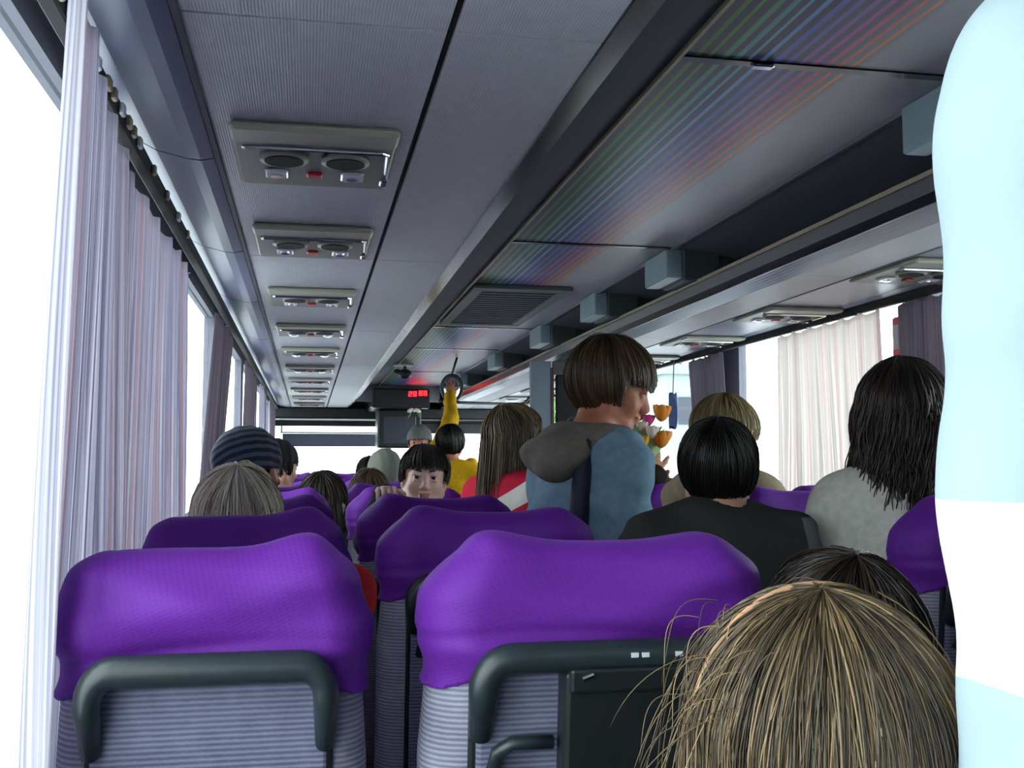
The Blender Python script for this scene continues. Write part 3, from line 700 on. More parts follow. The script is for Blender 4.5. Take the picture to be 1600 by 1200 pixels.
def strand_mesh(pts, rad, tone):
    N, Mn, _ = pts.shape; t = np.gradient(pts, axis=1); t /= (np.linalg.norm(t, axis=2, keepdims=True) + 1e-9)
    ref = np.tile(np.array([.31, .62, .1]), (N, Mn, 1)) + RNG.normal(0, .2, (N, 1, 3)); a = np.cross(t, ref); a /= (np.linalg.norm(a, axis=2, keepdims=True) + 1e-9); b = np.cross(t, a)
    rr = (rad[:, None] * np.interp(np.linspace(0, 1, Mn), [0, .1, .7, 1], [.6, 1, .9, .12])[None])[..., None]
    V = np.stack([pts + rr * (a * math.cos(q) + b * math.sin(q)) for q in (0, 2.094, 4.188)], 2)
    idx = np.arange(N * Mn * 3).reshape(N, Mn, 3); F = []
    for j in range(3):
        k = (j + 1) % 3; F.append(np.stack([idx[:, :-1, j], idx[:, :-1, k], idx[:, 1:, k], idx[:, 1:, j]], -1).reshape(-1, 4))
    return V.reshape(-1, 3), np.concatenate(F), np.repeat(np.repeat(tone, Mn), 3)

def hair(parent, base, c, Rm, h, mt, length=None, n=900, thick=.0016, off=.014, fringe=.03, wave=0, steps=18, seed=0, tone0=.5, spread=.25, sides=-.03, back=-.085, vox=.006, crown=(0, -.35, .94), inward=0.0, facew=None, gap=None):
    """hair = close cap + individual locks, one mesh. length: world z where long hair ends"""
    facew = facew or (.062 if length is not None else .2)
    rg = np.random.default_rng(seed); rad = np.array((.073 + off, .092 + off, .085 + off)) * h; cen = np.array((0, -.012, .022)) * h
    s = SDF(vox); s.ell(c + Rm @ cen, rad, .01, rot=Rm)
    if length is not None:
        d = (c[2] - length)
        s.ell(c + Rm @ (np.array((0, -.045, -.05)) * h), np.array((.076 + off * .5, .052, .095)) * h, .03, rot=Rm)
        s.cone(c + Rm @ (np.array((0, -.045, -.04)) * h), (c[0] - .01, c[1], length + .05) + Rm @ np.array((0, -.06 * h, 0)), .064 * h, .045 * h, .03)
        s.cone(c + Rm @ (np.array((-.05, -.03, -.02)) * h), np.array((c[0], c[1], length + .06)) + Rm @ np.array((-.05 * h, -.05 * h, 0)), .034 * h, .026 * h, .03)
        s.cone(c + Rm @ (np.array((.05, -.03, -.02)) * h), np.array((c[0], c[1], length + .06)) + Rm @ np.array((.05 * h, -.05 * h, 0)), .034 * h, .026 * h, .03)
    # cut away the face and below the hairline
    def cut(X, Y, Z):
        q = (np.stack([X - c[0], Y - c[1], Z - c[2]], -1) @ Rm) / h; x, y, z = q[..., 0], q[..., 1], q[..., 2]
        face = np.maximum(np.maximum(np.abs(x) - facew - .012, .020 - y + .25 * np.clip(-z, 0, .2)), z - fringe - .008 + 4 * x * x)
        if length is not None: return face * h
        lo = z - (sides + (back - sides) * np.clip((-.015 - y) / .04, 0, 1))
        return np.minimum(face, lo) * h
    s.fn(cut, c - .3, c + .3, .008, 's')
    cv, cf = s.arrays(lambda X, Y, Z: .0025 * np.sin(90 * X + 30 * Y) * np.cos(70 * Z))
    # locks
    cr = np.array(crown); cr = cr / np.linalg.norm(cr); e1 = np.array((0, 1, 0)) - cr * cr[1]; e1 /= np.linalg.norm(e1); e2 = np.cross(cr, e1)
    a = rg.uniform(0, 2 * np.pi, n); ph0 = rg.uniform(0, 1.5, n) ** 1.0 * rg.choice([0.05, 1], n, p=[.45, .55]); phmax = (2.5 if length is None else 1.75)
    steps_l = steps; pts = np.zeros((n, steps_l, 3)); alive = np.ones(n, bool); lift = 1 + np.abs(rg.normal(.0, .028, n))
    wig = rg.uniform(0, 6.28, n); amp = rg.normal(0, spread * .3, n); prev = None; dph = phmax / (steps_l * (.42 if length is not None else .8))
    if length is not None: dstep = max(.006, (c[2] - length) / (steps_l * .50)) * rg.uniform(.85, 1.2, n)
    for k in range(steps_l):
        ph = ph0 + k * dph; aa = a + amp * np.sin(ph * .9)
        d = np.cos(ph)[:, None] * cr + np.sin(ph)[:, None] * (np.cos(aa)[:, None] * e1 + np.sin(aa)[:, None] * e2)
        p = cen + d * rad * (lift + .02 * np.sin(3 * ph + wig))[:, None]
        q = p / h
        if length is None:
            stop = (ph > 2.4) | ((q[:, 1] > .035) & (q[:, 2] < fringe + .012 * np.sin(wig))) | ((q[:, 1] > -.015) & (q[:, 2] < sides + .01 * np.sin(wig * 2))) | (q[:, 2] < back + .012 * np.sin(wig * 3))
            w = c + p @ Rm.T
            if prev is not None: w = np.where((alive & ~stop)[:, None], w, prev + (prev - pts[:, max(k - 2, 0)]) * .15)
            alive &= ~stop
        else:
            w = c + p @ Rm.T
            stop = ((q[:, 1] > .02) & (np.abs(q[:, 0]) < facew) & (q[:, 2] < fringe + .01))
            fall = (ph > 1.45) | ~alive
            if prev is not None:
                dn = np.zeros((n, 3)); dn[:, 2] = -dstep; dn[:, 0] = .35 * dstep * np.sin(wig) * .3 - inward * (prev[:, 0] - c[0]) * .05; dn[:, 1] = .3 * dstep * np.cos(wig * 1.7) * .3
                if wave: dn[:, 0] += wave * np.sin(k * .9 + wig); dn[:, 1] += wave * np.cos(k * .9 + wig)
                w = np.where(fall[:, None], prev + dn, w); w = np.where((stop & ~fall)[:, None], prev + (prev - pts[:, max(k - 2, 0)]) * .3, w)
            alive &= ~((ph > 1.45))
        pts[:, k] = w; prev = w
    tone = np.clip(rg.normal(tone0, .24, n) + .12 * np.sin(a * 5), 0, 1)
    sv, sf, stn = strand_mesh(pts, rg.uniform(.6, 1.3, n) * thick, tone)
    vv = (cv - c) @ Rm; th_ = np.arctan2(vv[:, 0], -vv[:, 1]); ct = np.clip(tone0 - .16 + .14 * np.sin(th_ * 47 + 3 * np.sin(th_ * 13)) + .10 * np.sin(th_ * 111 + 2), 0, 1)
    V = np.concatenate([cv, sv]); F = np.concatenate([cf, sf + len(cv)])
    o = make('hair', V - base, F, mt, parent, True, tone=np.concatenate([ct, stn])); return o

def person(label, head, top_z=None, hs=.92, yaw=0, look=(0, 0, 0), stance='stand', foot=None, skin='skin', jacket=None, jcol=(60, 60, 70), jm=None, grow=.022, hem=None,
           trousers=(38, 42, 58), armL=None, armR=None, handL=None, handR=None, vox=.008, neck_up=0, hips=None, sw=None, sleeve=1.0, hood=None, collar=True, cat='person', hunch=0, blk=None, folds=.004, knees=None, lids=False, nbf=0):
    """head = head centre in the bus; builds one continuous body mesh + clothing children; returns (root, head centre, head matrix)"""
    c = np.array(head, float); Rm = rotm(R(look[0] + yaw), R(look[1]), R(look[2])); Fw = np.array((math.sin(R(yaw)), math.cos(R(yaw)), 0)); Rt = np.array((math.cos(R(yaw)), -math.sin(R(yaw)), 0)); Up = np.array((0, 0, 1.))
    Ry = rotm(R(yaw), 0, 0); H = c[2] + .12 * hs if stance == 'stand' else 1.45 * (hs / .92)
    k = H / 1.6 if stance == 'stand' else hs / .95; k = max(.7, min(1.15, k)); sw = sw or .148 * k + .008
    nb = c - Up * .150 * hs - Fw * (.03 + nbf) * hs + Up * neck_up
    if hips is None:
        hips = np.array((c[0], c[1], 0)) - Fw * (.02 + hunch); hips[2] = .52 * H if stance == 'stand' else .55
    hips = np.array(hips, float); base = np.array((hips[0], hips[1], 0.)) if foot is None else np.array((foot[0], foot[1], 0.))
    root = empty('person', tuple(base), label=label, cat=cat); G = SDF(vox); T = SDF(vox)
    head_sdf(G, c, Rm, hs); G.cone(c + Rm @ (np.array((0, -.022, -.055)) * hs), nb - Up * .02, .047 * hs, .054 * hs, .03)
    mid = nb * .45 + hips * .55; chest = nb - Up * .10 * k + (hips - nb) * .08
    def torso(s, g, kk=.05):
        s.ell(chest, (sw * .92 + g, .095 * k + g, .125 * k + g), kk, rot=Ry)
        s.cone(chest, mid, .10 * k + g, .098 * k + g, kk); s.cone(mid + Rt * .04, hips + Rt * .05, .09 * k + g, .10 * k + g, kk); s.cone(mid - Rt * .04, hips - Rt * .05, .09 * k + g, .10 * k + g, kk)
    torso(G, -.006); torso(T, grow)
    G.cone(nb - Rt * sw * .55 - Up * .035, nb + Rt * sw * .55 - Up * .035, .045 * k, .045 * k, .04)
    T.cone(nb - Rt * sw * .55 - Up * .035, nb + Rt * sw * .55 - Up * .035, .045 * k + grow * .8, .045 * k + grow * .8, .04)
    for sgn, arm, hd in ((-1, armL, handL), (1, armR, handR)):
        sh = nb + Rt * sgn * sw - Up * .055 * k
        G.cone(nb + Up * .01, sh, .04 * k, .042 * k, .05); T.cone(nb - Up * .005, sh, .042 * k + grow, .048 * k + grow, .06)
        if arm is None: el = sh + Rt * sgn * .035 - Fw * .02 - Up * .25 * k; wr = el + Fw * .09 - Up * .19 * k - Rt * sgn * .01
        else: el, wr = np.array(arm[0], float), np.array(arm[1], float)
        G.cone(sh, el, .046 * k, .037 * k, .03); G.cone(el, wr, .036 * k, .025 * k, .02)
        dd = (wr - el) / np.linalg.norm(wr - el)
        if hd is None: hand(G, wr, dd + Fw * .1, -Rt * sgn, Fw, .3, k * .95)
        else: hand(G, wr, *hd, k=k * .95)
        T.cone(sh, el, .050 * k + grow, .042 * k + grow * .8, .03)
        if sleeve > .5: T.cone(el, el + (wr - el) * (.93 if sleeve >= 1 else sleeve), .042 * k + grow * .8, .033 * k + grow * .6, .02)
    if hem is None: hem = hips[2] - .08
    if stance == 'stand': lj = [(hips + Rt * sg * .075 * k - Up * .03, np.array((base[0], base[1], 0)) + Rt * sg * .085 * k + Up * .27 * H + Fw * .03, np.array((base[0], base[1], 0)) + Rt * sg * .09 * k + Up * .055 - Fw * .02, Fw) for sg in (-1, 1)]
    elif stance == 'sit': lj = [(hips + Rt * sg * .07 - Up * .0, hips + Rt * sg * .08 + Fw * .24 * k + Up * .01, hips + Rt * sg * .08 + Fw * .23 * k - Up * (hips[2] - .07), Fw) for sg in (-1, 1)]
    else: lj = [(hips + Rt * sg * .07, hips + Rt * sg * .08 + Fw * .10 - Up * .16, hips + Rt * sg * .08 - Fw * .20 - Up * .16, -Up) for sg in (-1, 1)]
    lv = SDF(max(vox, .010)); shs = SDF(.009)
    for hp, kn, an, fd in lj:
        G.cone(hp, kn, .072 * k, .050 * k, .03); G.cone(kn, an, .048 * k, .032 * k, .03); G.cone(an, an + fd * .11 - Up * .025 * (1 if fd is not lj[0][3] or stance != 'kneel' else 0), .03 * k, .024 * k, .02)
        lv.cone(hp, kn, .082 * k, .062 * k, .03); lv.cone(kn, an, .06 * k, .048 * k, .03)
        shs.cone(an - Up * .015, an + fd * .13 - Up * .018, .038, .034, .02)
    lv.cone(hips - Rt * .06, hips + Rt * .06, .10 * k + .004, .10 * k + .004, .04)
    off = -base
    def fin(s, name, m, disp=None, mf=None):
        p, q = s.arrays(disp); mi = mf(p[q].mean(1)) if mf else None
        return make(name, p + off, q, m, root, True, mi=mi)
    def lipf(P):
        q = ((P - c) @ Rm) / hs; return ((np.abs(q[:, 0]) < .019) & (q[:, 1] > .088) & (q[:, 2] < -.052) & (q[:, 2] > -.069)).astype(int)
    fin(G, 'body', [M[skin], M['lip']], None, lipf)
    # eyes and brows
    for sg in (-1, 1):
        p = c + Rm @ (np.array((sg * .030, .0745, .003)) * hs); b = MB(); b.ell(p + off, (.0115 * hs,) * 3, 16, 10)
        e = b.build('eyelid' if lids else 'eye', [M[skin], M[skin]] if lids else [M['eyew'], M['iris']], root, True)
        fwd = Rm @ np.array((0, 1, 0)); pc = p + off
        e.data.polygons.foreach_set('material_index', [int(np.dot((np.array(f.center) - pc) / (.0115 * hs), fwd) > .76) for f in e.data.polygons])
        MB().tube([tuple(c + Rm @ (np.array((sg * x, y, z)) * hs) + off) for x, y, z in ((.014, .090, .022), (.028, .090, .028), (.044, .078, .023))], [.002 * hs, .0035 * hs, .0015 * hs], 6).build('eyebrow', mat('brow_brown', (66, 48, 38), .7), root, True)
    jm = jm or mat('cloth_%d_%d_%d' % tuple(jcol), jcol, .88, noise=.10, nscale=60, bump=.3, bscale=260, spec=.2)
    nbv = nb.copy()
    def openings(X, Y, Z): return hem - Z
    T.fn(openings, (0, 0, 0), (1, 1, 1), .004, 'i')
    # neck opening
    nk = c + Rm @ (np.array((0, -.02, -.06)) * hs)
    if collar: T.cone(nb - Up * .012 - Fw * .005, nb + Up * .012, .062 * hs + .004, .060 * hs + .002, .02)
    T.cone(nb - Up * .01, nb + Up * .25, .054 * hs, .06 * hs, .004, 's')
    def wr(X, Y, Z): return folds * (np.sin(26 * X * Rt[0] + 26 * Y * Rt[1] + 4 * np.sin(17 * Z)) * np.sin(19 * Z + 6 * X)) + folds * .5 * np.sin(60 * Z + 30 * X + 3 * np.sin(20 * Y))
    fin(T, jacket or 'jacket', blk[0] if blk else jm, wr, blk[1] if blk else None)
    if hood is not None:
        hd = SDF(vox); ring = []
        for q in np.linspace(-2.15, 2.15, 9): ring.append(nb + Rt * math.sin(q) * .085 * hs * 1.05 - Fw * (math.cos(q) * .075 - .012) * hs + Up * (.020 - .01 * math.cos(q)) * hs)
        for i in range(8): hd.cone(ring[i], ring[i + 1], (.028 + .016 * math.cos(np.linspace(-2.15, 2.15, 9)[i])) * hs, (.028 + .016 * math.cos(np.linspace(-2.15, 2.15, 9)[i + 1])) * hs, .02)
        hd.ell(nb - Fw * .125 * hs - Up * .030, (.098 * hs, .065 * hs, .060 * hs), .05, rot=Ry)
        fin(hd, 'hood', mat('hood_%d_%d_%d' % tuple(hood), hood, .9, noise=.1, nscale=60, bump=.4, bscale=300), wr)
    tm = mat('trousers_%d_%d_%d' % tuple(trousers), trousers, .9, noise=.1, nscale=50)
    fin(lv, 'trousers', tm)
    p, q = shs.arrays(); o = make('shoes', p + off, q, mat('dark_shoe', (40, 38, 40), .6), root, True)
    return root, base, c, Rm, hs

def beanie(p, m, off=.016, low=-.005, name='beanie', pom=False):
    root, base, c, Rm, h = p; s = SDF(.005)
    s.ell(c + Rm @ (np.array((0, -.014, .026)) * h), np.array((.073 + off, .092 + off, .088 + off)) * h, .01, rot=Rm)
    def f(X, Y, Z):
        q = (np.stack([X - c[0], Y - c[1], Z - c[2]], -1) @ Rm) / h; return -(q[..., 2] - low - .22 * q[..., 1]) * h
    s.fn(f, c - .3, c + .3, .006, 'i')
    pv, q = s.arrays(lambda X, Y, Z: .0012 * np.sin(160 * X + 60 * Y)); return make(name, pv - base, q, m, root, True)

HB = hair_mat('light_brown_hair', (34, 27, 20), (92, 77, 58), (176, 148, 104)); HD = hair_mat('dark_brown_hair', (14, 11, 10), (38, 30, 25), (78, 60, 44)); HK = hair_mat('black_hair', (8, 8, 9), (20, 19, 20), (44, 40, 40))
HBR = hair_mat('brown_hair', (30, 22, 16), (74, 56, 38), (126, 100, 66)); HBL = hair_mat('sandy_blond_hair', (72, 60, 36), (136, 118, 76), (190, 172, 120)); HPL = hair_mat('platinum_hair', (110, 104, 94), (212, 202, 176), (246, 240, 222))
def stripes_mat(name, a, b_, scale, rot):
    g = NT(name); tc = g.n('ShaderNodeTexCoord'); mp = g.n('ShaderNodeMapping'); mp.inputs['Rotation'].default_value = rot; g.l(tc.outputs['Object'], mp.inputs[0])
    wv = g.n('ShaderNodeTexWave', wave_type='BANDS', bands_direction='Z', i_Scale=scale, i_Distortion=.3); g.l(mp.outputs[0], wv.inputs['Vector'])
    r = g.n('ShaderNodeValToRGB'); r.color_ramp.elements[0].position = .45; r.color_ramp.elements[1].position = .6; r.color_ramp.elements[0].color = lin(a); r.color_ramp.elements[1].color = lin(b_)
    g.l(wv.outputs['Fac'], r.inputs[0]); g.l(r.outputs[0], g.p.inputs['Base Color']); g.p.inputs['Roughness'].default_value = .9; return g.m

def band_mat(name, a, b_, lo, hi):
    """two cloth colours: b_ where lo[0].p > lo[1] and hi[0].p < hi[1] (seams in the garment's own space)"""
    g = NT(name); tc = g.n('ShaderNodeTexCoord'); res = []
    for (v, c_), op in ((lo, 'GREATER_THAN'), (hi, 'LESS_THAN')):
        d = g.n('ShaderNodeVectorMath', operation='DOT_PRODUCT'); g.l(tc.outputs['Object'], d.inputs[0]); d.inputs[1].default_value = v
        m = g.n('ShaderNodeMath', operation=op); g.l(d.outputs['Value'], m.inputs[0]); m.inputs[1].default_value = c_; res.append(m)
    mu = g.n('ShaderNodeMath', operation='MULTIPLY'); g.l(res[0].outputs[0], mu.inputs[0]); g.l(res[1].outputs[0], mu.inputs[1])
    mx = g.n('ShaderNodeMix', data_type='RGBA'); g.l(mu.outputs[0], mx.inputs[0]); mx.inputs[6].default_value = lin(a); mx.inputs[7].default_value = lin(b_)
    g.l(mx.outputs[2], g.p.inputs['Base Color']); g.p.inputs['Roughness'].default_value = .85; g.p.inputs['Specular IOR Level'].default_value = .2
    return g.m
# 1 child nearest the camera, long light brown hair
p = person('child nearest the camera with long light brown hair and thin tan hairband', (.378, .76, 1.012), hs=1.0, yaw=4, stance='sit', hips=(.375, .70, .55), jacket='top', jcol=(70, 72, 84), vox=.008, sw=.135)
hair(p[0], p[1], p[2], p[3], 1.0, HB, length=.66, n=7500, thick=.0008, off=.022, steps=28, seed=11, tone0=.45, spread=.5, crown=(-.02, -.15, 1), fringe=.05, inward=.25)
rg = np.random.default_rng(5); nS = 46; st_ = np.zeros((nS, 14, 3)); hc = p[2]
for i in range(nS):
    a0 = rg.uniform(.5, 1.35); y_ = rg.normal(0, .03); q0 = hc + np.array((-.098 * math.sin(a0), y_ - .02, .024 + .11 * math.cos(a0))); out = rg.uniform(.01, .075); dn = rg.uniform(.05, .16)
    for k in range(14):
        u_ = k / 13; st_[i, k] = q0 + np.array((-out * (u_ ** .8) - .01 * math.sin(3 * u_ + i), .01 * math.sin(2 * u_ + i), .012 * math.sin(2.6 * u_) - dn * u_ ** 1.6))
sv, sf, stn = strand_mesh(st_, np.full(nS, .00042), rg.uniform(.4, 1, nS)); make('stray_hair', sv - p[1], sf, HB, p[0], True, tone=stn)
b = MB(); c0 = p[2]; pts = [(c0[0] + .100 * math.sin(q), c0[1] - .01, c0[2] + .024 + .1125 * math.cos(q)) for q in np.linspace(-1.35, 1.35, 25)]
b.tube([(x - p[1][0], y - p[1][1], z) for x, y, z in pts], [.0022 + .0012 * math.cos(q) for q in np.linspace(-1.35, 1.35, 25)], 8); b.build('hair_band', mat('tan_hair_band', (196, 150, 112), .45), p[0], True)
# 2 dark haired child ahead
p = person('dark brown haired child just beyond the child with the hairband', (.632, 1.2, 1.008), hs=1.02, yaw=0, hips=(.70, 1.2, .56), foot=(.70, 1.2), jcol=(120, 116, 116), vox=.009, jacket='top')
hair(p[0], p[1], p[2], p[3], 1.0, HD, length=.82, n=1800, thick=.0013, off=.018, steps=20, seed=12, tone0=.45, spread=.4, fringe=.05)
# 3 curly haired girl in white
p = person('girl with long dark curly hair and a cream white top', (1.30, 2.14, 1.335), hs=.98, yaw=25, look=(10, -10, 0), jacket='top', jcol=(214, 214, 204), hips=(1.17, 2.08, .70), foot=(1.17, 2.08), stance='kneel', vox=.008, sw=.130, grow=.03)
hair(p[0], p[1], p[2], p[3], .98, HD, length=1.13, n=1700, thick=.0019, off=.028, steps=24, seed=13, tone0=.5, spread=.6, wave=.0045, fringe=.05)
# 4 black haired child in dark jacket
p = person('child with close black hair and dark grey jacket with a paler right sleeve', (.855, 2.13, 1.225), hs=.90, yaw=12, look=(5, 0, 0), jm=band_mat('charcoal_fleece_grey_sleeve', (52, 56, 54), (104, 110, 108), ((1, 0, 0), .145), ((0, 0, 1), 1.13)), neck_up=.022, vox=.007, grow=.026, sw=.142, folds=.006)
hair(p[0], p[1], p[2], p[3], .90, HK, n=1500, thick=.0014, off=.016, seed=14, tone0=.35, sides=-.10, back=-.165, vox=.005)
# 5 blond boy in beige
p = person('boy with short sandy blond hair turned right, in a beige jacket', (1.205, 2.93, 1.325), hs=.92, yaw=50, look=(38, -20, 0), stance='kneel', sw=.118, hips=(1.24, 2.9, .72), jcol=(150, 134, 112), skin='skin', vox=.008, hood=(146, 130, 108))
hair(p[0], p[1], p[2], p[3], .92, HBL, n=1500, thick=.0014, off=.016, seed=15, tone0=.45, vox=.005, fringe=.025)
# 6 standing boy in blue
p = person('standing boy in light blue jacket with grey brown hood, looking down to the right', (.762, 2.6, 1.435), hs=.98, yaw=62, look=(42, -18, 4), jcol=(116, 146, 168), hood=(112, 106, 98), skin='skin2', lids=True, nbf=.05, vox=.0065, grow=.020, hips=(.595, 2.58, .80), foot=(.74, 2.58), sw=.122, folds=.007)
hair(p[0], p[1], p[2], p[3], .98, HBR, n=2600, thick=.0016, off=.022, seed=16, tone0=.45, sides=-.035, back=-.125, vox=.005, fringe=.03, spread=.5)
bk = p
# 7 boy peeking over a seat
p = person('boy peeking back over the third row seat, fingers on its purple top', (.328, 3.03, 1.197), hs=.80, yaw=180, look=(4, 2, -3), stance='kneel', hips=(.33, 3.17, .76), skin='pale', jcol=(46, 48, 62), vox=.0036, sw=.12,
           armL=((.19, 3.02, 1.03), (.205, 2.885, 1.162)), handL=((0.0, -1, .22), (0, -.1, -1), (1, 0, 0), .5), armR=((.46, 3.0, 1.0), (.44, 2.93, 1.06)), grow=.015)
hair(p[0], p[1], p[2], p[3], .80, HD, n=2200, thick=.0011, off=.014, seed=17, tone0=.3, vox=.0035, fringe=.040, sides=-.005, spread=.5)
# left hand side rows
p = person('child with platinum hair and a red sleeve, low behind the left window seat', (-.145, 2.33, 1.115), hs=.98, yaw=0, stance='sit', jcol=(190, 40, 44), armR=((.085, 2.28, .96), (.09, 2.45, .86)), sw=.15, jacket='jumper')
hair(p[0], p[1], p[2], p[3], .98, HPL, length=.98, n=1500, thick=.0018, off=.018, steps=18, seed=18, tone0=.55, spread=.35, fringe=.05)
p = person('person in a dark striped beanie turned toward the aisle', (-.165, 3.15, 1.225), hs=.92, yaw=35, look=(25, -8, 0), stance='sit', jcol=(60, 58, 70), skin='skin2')
hair(p[0], p[1], p[2], p[3], .92, HD, n=500, thick=.0016, off=.008, seed=19, tone0=.3)
beanie(p, stripes_mat('striped_knit', (30, 36, 48), (76, 88, 106), 14, (.5, .3, 0)), .022, -.002)
p = person('person with dark brown cap ahead of the striped beanie', (-.13, 4.72, 1.225), hs=.94, yaw=30, look=(25, -8, 0), stance='sit', jcol=(120, 124, 134), skin='skin', vox=.009)
hair(p[0], p[1], p[2], p[3], .94, HK, n=500, thick=.0018, off=.012, seed=20, tone0=.3)
beanie(p, mat('black_knit', (24, 26, 34), .9), .02, .02, 'cap')
p = person('dark clothed person with dark hair between the left seats', (.062, 4.0, 1.095), hs=.94, yaw=20, jcol=(34, 33, 38), vox=.009, stance='sit', sw=.13)
hair(p[0], p[1], p[2], p[3], .94, HD, length=.86, n=800, thick=.0022, off=.016, seed=21, tone0=.45, spread=.5, fringe=.05)
p = person('person with long brown hair in the fifth row left of the aisle', (.27, 4.72, 1.10), hs=.92, yaw=0, jcol=(56, 54, 60), vox=.009, stance='sit')
hair(p[0], p[1], p[2], p[3], .92, HBR, length=.95, n=800, thick=.0022, off=.02, seed=22, tone0=.55, spread=.4, fringe=.05)
p = person('person in a grey green knitted hat left of the aisle', (.39, 5.5, 1.19), hs=.96, yaw=0, jcol=(70, 72, 74), vox=.010, stance='sit')
beanie(p, mat('grey_green_knit', (112, 116, 106), .95, noise=.1, nscale=90), .022, -.06)
p = person('far passenger with short black hair seated before the windscreen', (.365, 6.3, 1.165), hs=.95, yaw=0, jcol=(50, 52, 58), vox=.010, stance='sit')
hair(p[0], p[1], p[2], p[3], .95, HK, n=500, thick=.0022, off=.016, seed=23, tone0=.3)
# front of the aisle
p = person('man in grey flat cap standing at the front facing the camera', (.745, 7.2, 1.385), hs=.95, yaw=185, look=(8, -5, 0), jcol=(84, 86, 92), skin='skin2', vox=.009)
hair(p[0], p[1], p[2], p[3], .95, HD, n=400, thick=.002, off=.008, seed=24, tone0=.3)
beanie(p, mat('grey_tweed', (104, 106, 106), .95, noise=.15, nscale=100), .018, .012, 'flat_cap')
p = person('person in yellow top reaching one arm up to the round mirror', (.865, 6.5, 1.365), hs=.95, yaw=15, jcol=(206, 160, 20), skin='skin2', vox=.009, jacket='top', sleeve=.95,
           armL=((.895, 6.72, 1.52), (.925, 6.98, 1.70)), handL=((.1, .35, 1), (.0, 1, -.2), (1, 0, 0), .35), armR=((1.00, 6.55, 1.22), (1.09, 6.72, 1.14)), grow=.014)
hair(p[0], p[1], p[2], p[3], .95, HK, n=700, thick=.002, off=.018, seed=25, tone0=.4, sides=-.05, back=-.12)
p = person('girl with long light brown hair in a red and white jacket', (.655, 3.32, 1.315), hs=.90, yaw=62, look=(15, 0, 0), skin='skin2', vox=.008, hips=(.62, 3.30, .74), foot=(.72, 3.3), sw=.145,
           jm=band_mat('red_fleece_white_band', (196, 30, 62), (214, 212, 206), ((-.7, 0, 1), 1.175), ((-.7, 0, 1), 1.235)))
hair(p[0], p[1], p[2], p[3], .90, HB, length=1.15, n=1300, thick=.0016, off=.020, seed=26, tone0=.45, spread=.4, fringe=.045, steps=20)
p = person('person in dark brown jacket holding the bouquet behind the boy in blue', (1.045, 3.62, 1.455), hs=.90, yaw=60, jcol=(46, 40, 38), vox=.009, grow=.03, armR=((1.10, 3.40, 1.12), (1.12, 3.36, 1.20)), handR=((0, .1, 1), (.3, 1, 0), (1, 0, 0), .55), armL=((1.16, 3.72, 1.16), (1.22, 3.6, 1.16)), hips=(.98, 3.62, .75), foot=(.93, 3.62))
hair(p[0], p[1], p[2], p[3], .90, HD, n=600, thick=.002, off=.014, seed=27, tone0=.35)
# adult at the right edge: pale blue and white coat
p = person('adult in a pale blue and white jacket filling the right edge', (.567, .575, 1.640), hs=1.0, yaw=-20, vox=.006, jm=band_mat('pale_blue_and_white_cloth', (160, 178, 184), (232, 232, 224), ((.38, 0, 1), 1.045), ((0, 0, 1), 1.219)), grow=.03, sw=.158, hem=.90, folds=.002, hips=(.565, .57, .88), foot=(.565, .57), armL=((.441, .55, 1.22), (.466, .60, 1.02)))
hair(p[0], p[1], p[2], p[3], 1.0, HBR, n=900, thick=.0016, off=.016, seed=28, tone0=.45)
# backpack straps on the boy in blue
root, base, c, Rm, h = bk
pts = [np.array(v) - base for v in ((.66, 2.49, 1.325), (.652, 2.46, 1.29), (.640, 2.44, 1.22), (.630, 2.435, 1.12), (.625, 2.435, 1.00))]
MB().tube([tuple(x) for x in pts], [.014, .018, .022, .024, .022], 12).build('backpack_strap', mat('navy_webbing', (26, 34, 56), .7), root, True)
# bouquet
t = empty('bouquet', (1.075, 3.32, 1.215), label='bouquet of orange, pink and white flowers in green wrapping before the window', cat='bouquet')
t.rotation_euler = (0, R(6), 0)
b = MB(); n = 20
rings = [(.012, 0), (.018, .03), (.05, .08), (.075, .13)]
vs = []; 
for r_, z_ in rings:
    for j in range(n): q = j / n * 2 * math.pi; w = 1 + .12 * math.cos(5 * q) * (z_ / .13); vs.append((r_ * w * math.cos(q), r_ * w * math.sin(q) * .8, z_ + .012 * math.sin(5 * q) * (z_ / .13)))
b.add(vs, [(i * n + j, i * n + (j + 1) % n, (i + 1) * n + (j + 1) % n, (i + 1) * n + j) for i in range(3) for j in range(n)])
o = b.build('wrapping', mat('pale_green_paper', (170, 206, 150), .5), t, True); md = o.modifiers.new('s', 'SOLIDIFY'); md.thickness = .001
MB().tube([(0, 0, -.06), (0, 0, .05)], .009, 10).build('stems', mat('green_stem', (60, 100, 50), .6), t, True)
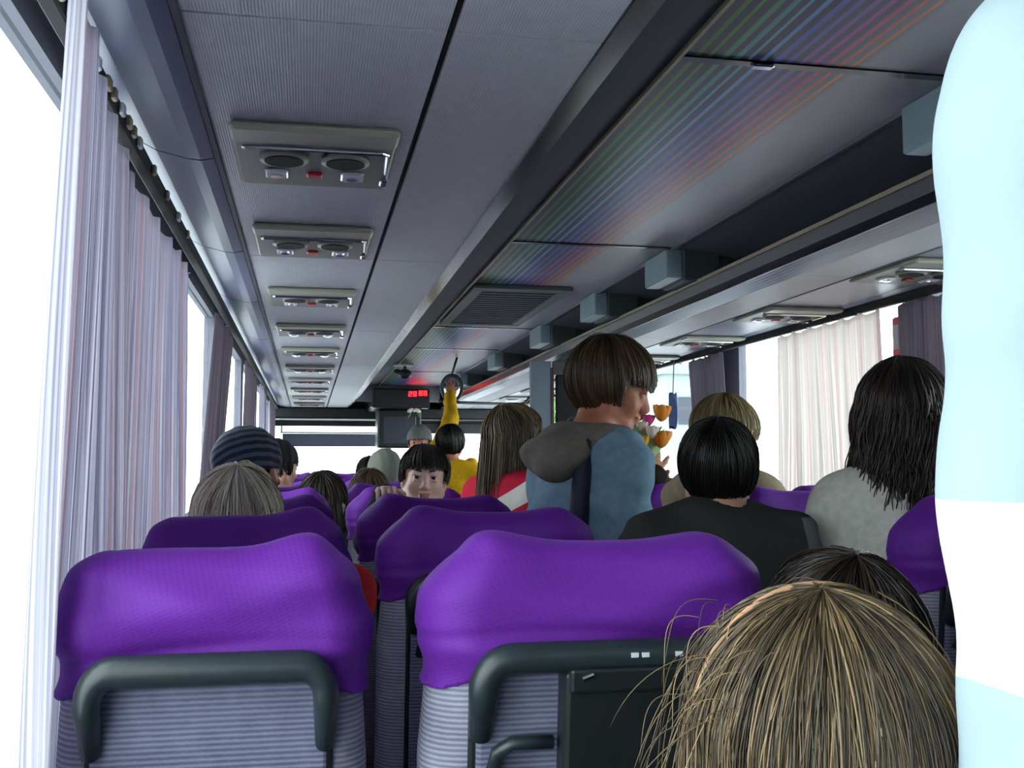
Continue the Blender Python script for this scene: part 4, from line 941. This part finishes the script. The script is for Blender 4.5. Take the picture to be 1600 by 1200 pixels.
fc = [((.03, -.05, .19), 'orange', .027), ((.035, -.055, .105), 'orange', .028), ((-.035, -.055, .085), 'amber', .026), ((-.005, -.03, .165), 'pink', .018), ((-.03, -.04, .14), 'white', .018), ((-.045, -.02, .115), 'white', .016), ((.0, -.06, .125), 'white', .02), ((.06, -.03, .12), 'white', .018), ((-.03, -.01, .175), 'amber', .014), ((.01, .03, .16), 'pink', .016)]
fcol = dict(orange=(245, 150, 40), amber=(224, 160, 30), pink=(226, 60, 150), white=(240, 232, 214))
for (x, y, z), cn, r_ in fc:
    r_ *= 1.15
    b = MB()
    for L_, n_ in ((0, 7), (1, 5)):
        for j in range(n_):
            q = j / n_ * 2 * math.pi + L_ * .5; rr_ = r_ * (.62 - .25 * L_)
            Rq = Matrix.Rotation(q, 3, 'Z') @ Matrix.Rotation(R(22 - 10 * L_), 3, 'Y')
            b.ell(Vector((x + rr_ * math.cos(q), y + rr_ * math.sin(q), z + .15 * r_)), (r_ * .22, r_ * .48, r_ * .85), 8, 7, Rq)
    b.ell((x, y, z), (r_ * .6, r_ * .6, r_ * .8), 10, 7)
    b.build('flower', mat(cn + '_petals', fcol[cn], .6), t, True)
for k in range(9):
    q = k / 9 * 6.28; Rq = Matrix.Rotation(q, 3, 'Z') @ Matrix.Rotation(R(-50), 3, 'Y')
    MB().ell(Vector((0, 0, .09)) + Rq @ Vector((.05, 0, 0)), (.032, .012, .003), 8, 5, Rq).build('leaf', mat('bouquet_leaf', (84, 140, 60), .6), t, True)
t = empty('hanging_cloth', (2.0, 5.62, 1.58), label='blue grey cloth hanging from a cord in the right window', cat='cloth')
vs = []; n = 16
for i, (z_, w_) in enumerate(((.05, .02), (.02, .045), (-.04, .06), (-.10, .055), (-.14, .03))):
    for j in range(n): q = j / n * 6.283; vs.append((.018 * math.sin(q) * (1 + .4 * math.sin(3 * q)), w_ * math.cos(q), z_ + .01 * math.cos(3 * q)))
MB().add(vs, [(i * n + j, i * n + (j + 1) % n, (i + 1) * n + (j + 1) % n, (i + 1) * n + j) for i in range(4) for j in range(n)] + [tuple(range(n)), tuple(reversed(range(4 * n, 5 * n)))]).build('cloth', mat('blue_grey_cloth', (92, 112, 158), .8), t, True)
MB().tube([(0, 0, .04), (0.01, 0, .27)], .003, 6).build('cord', M['dark'], t)
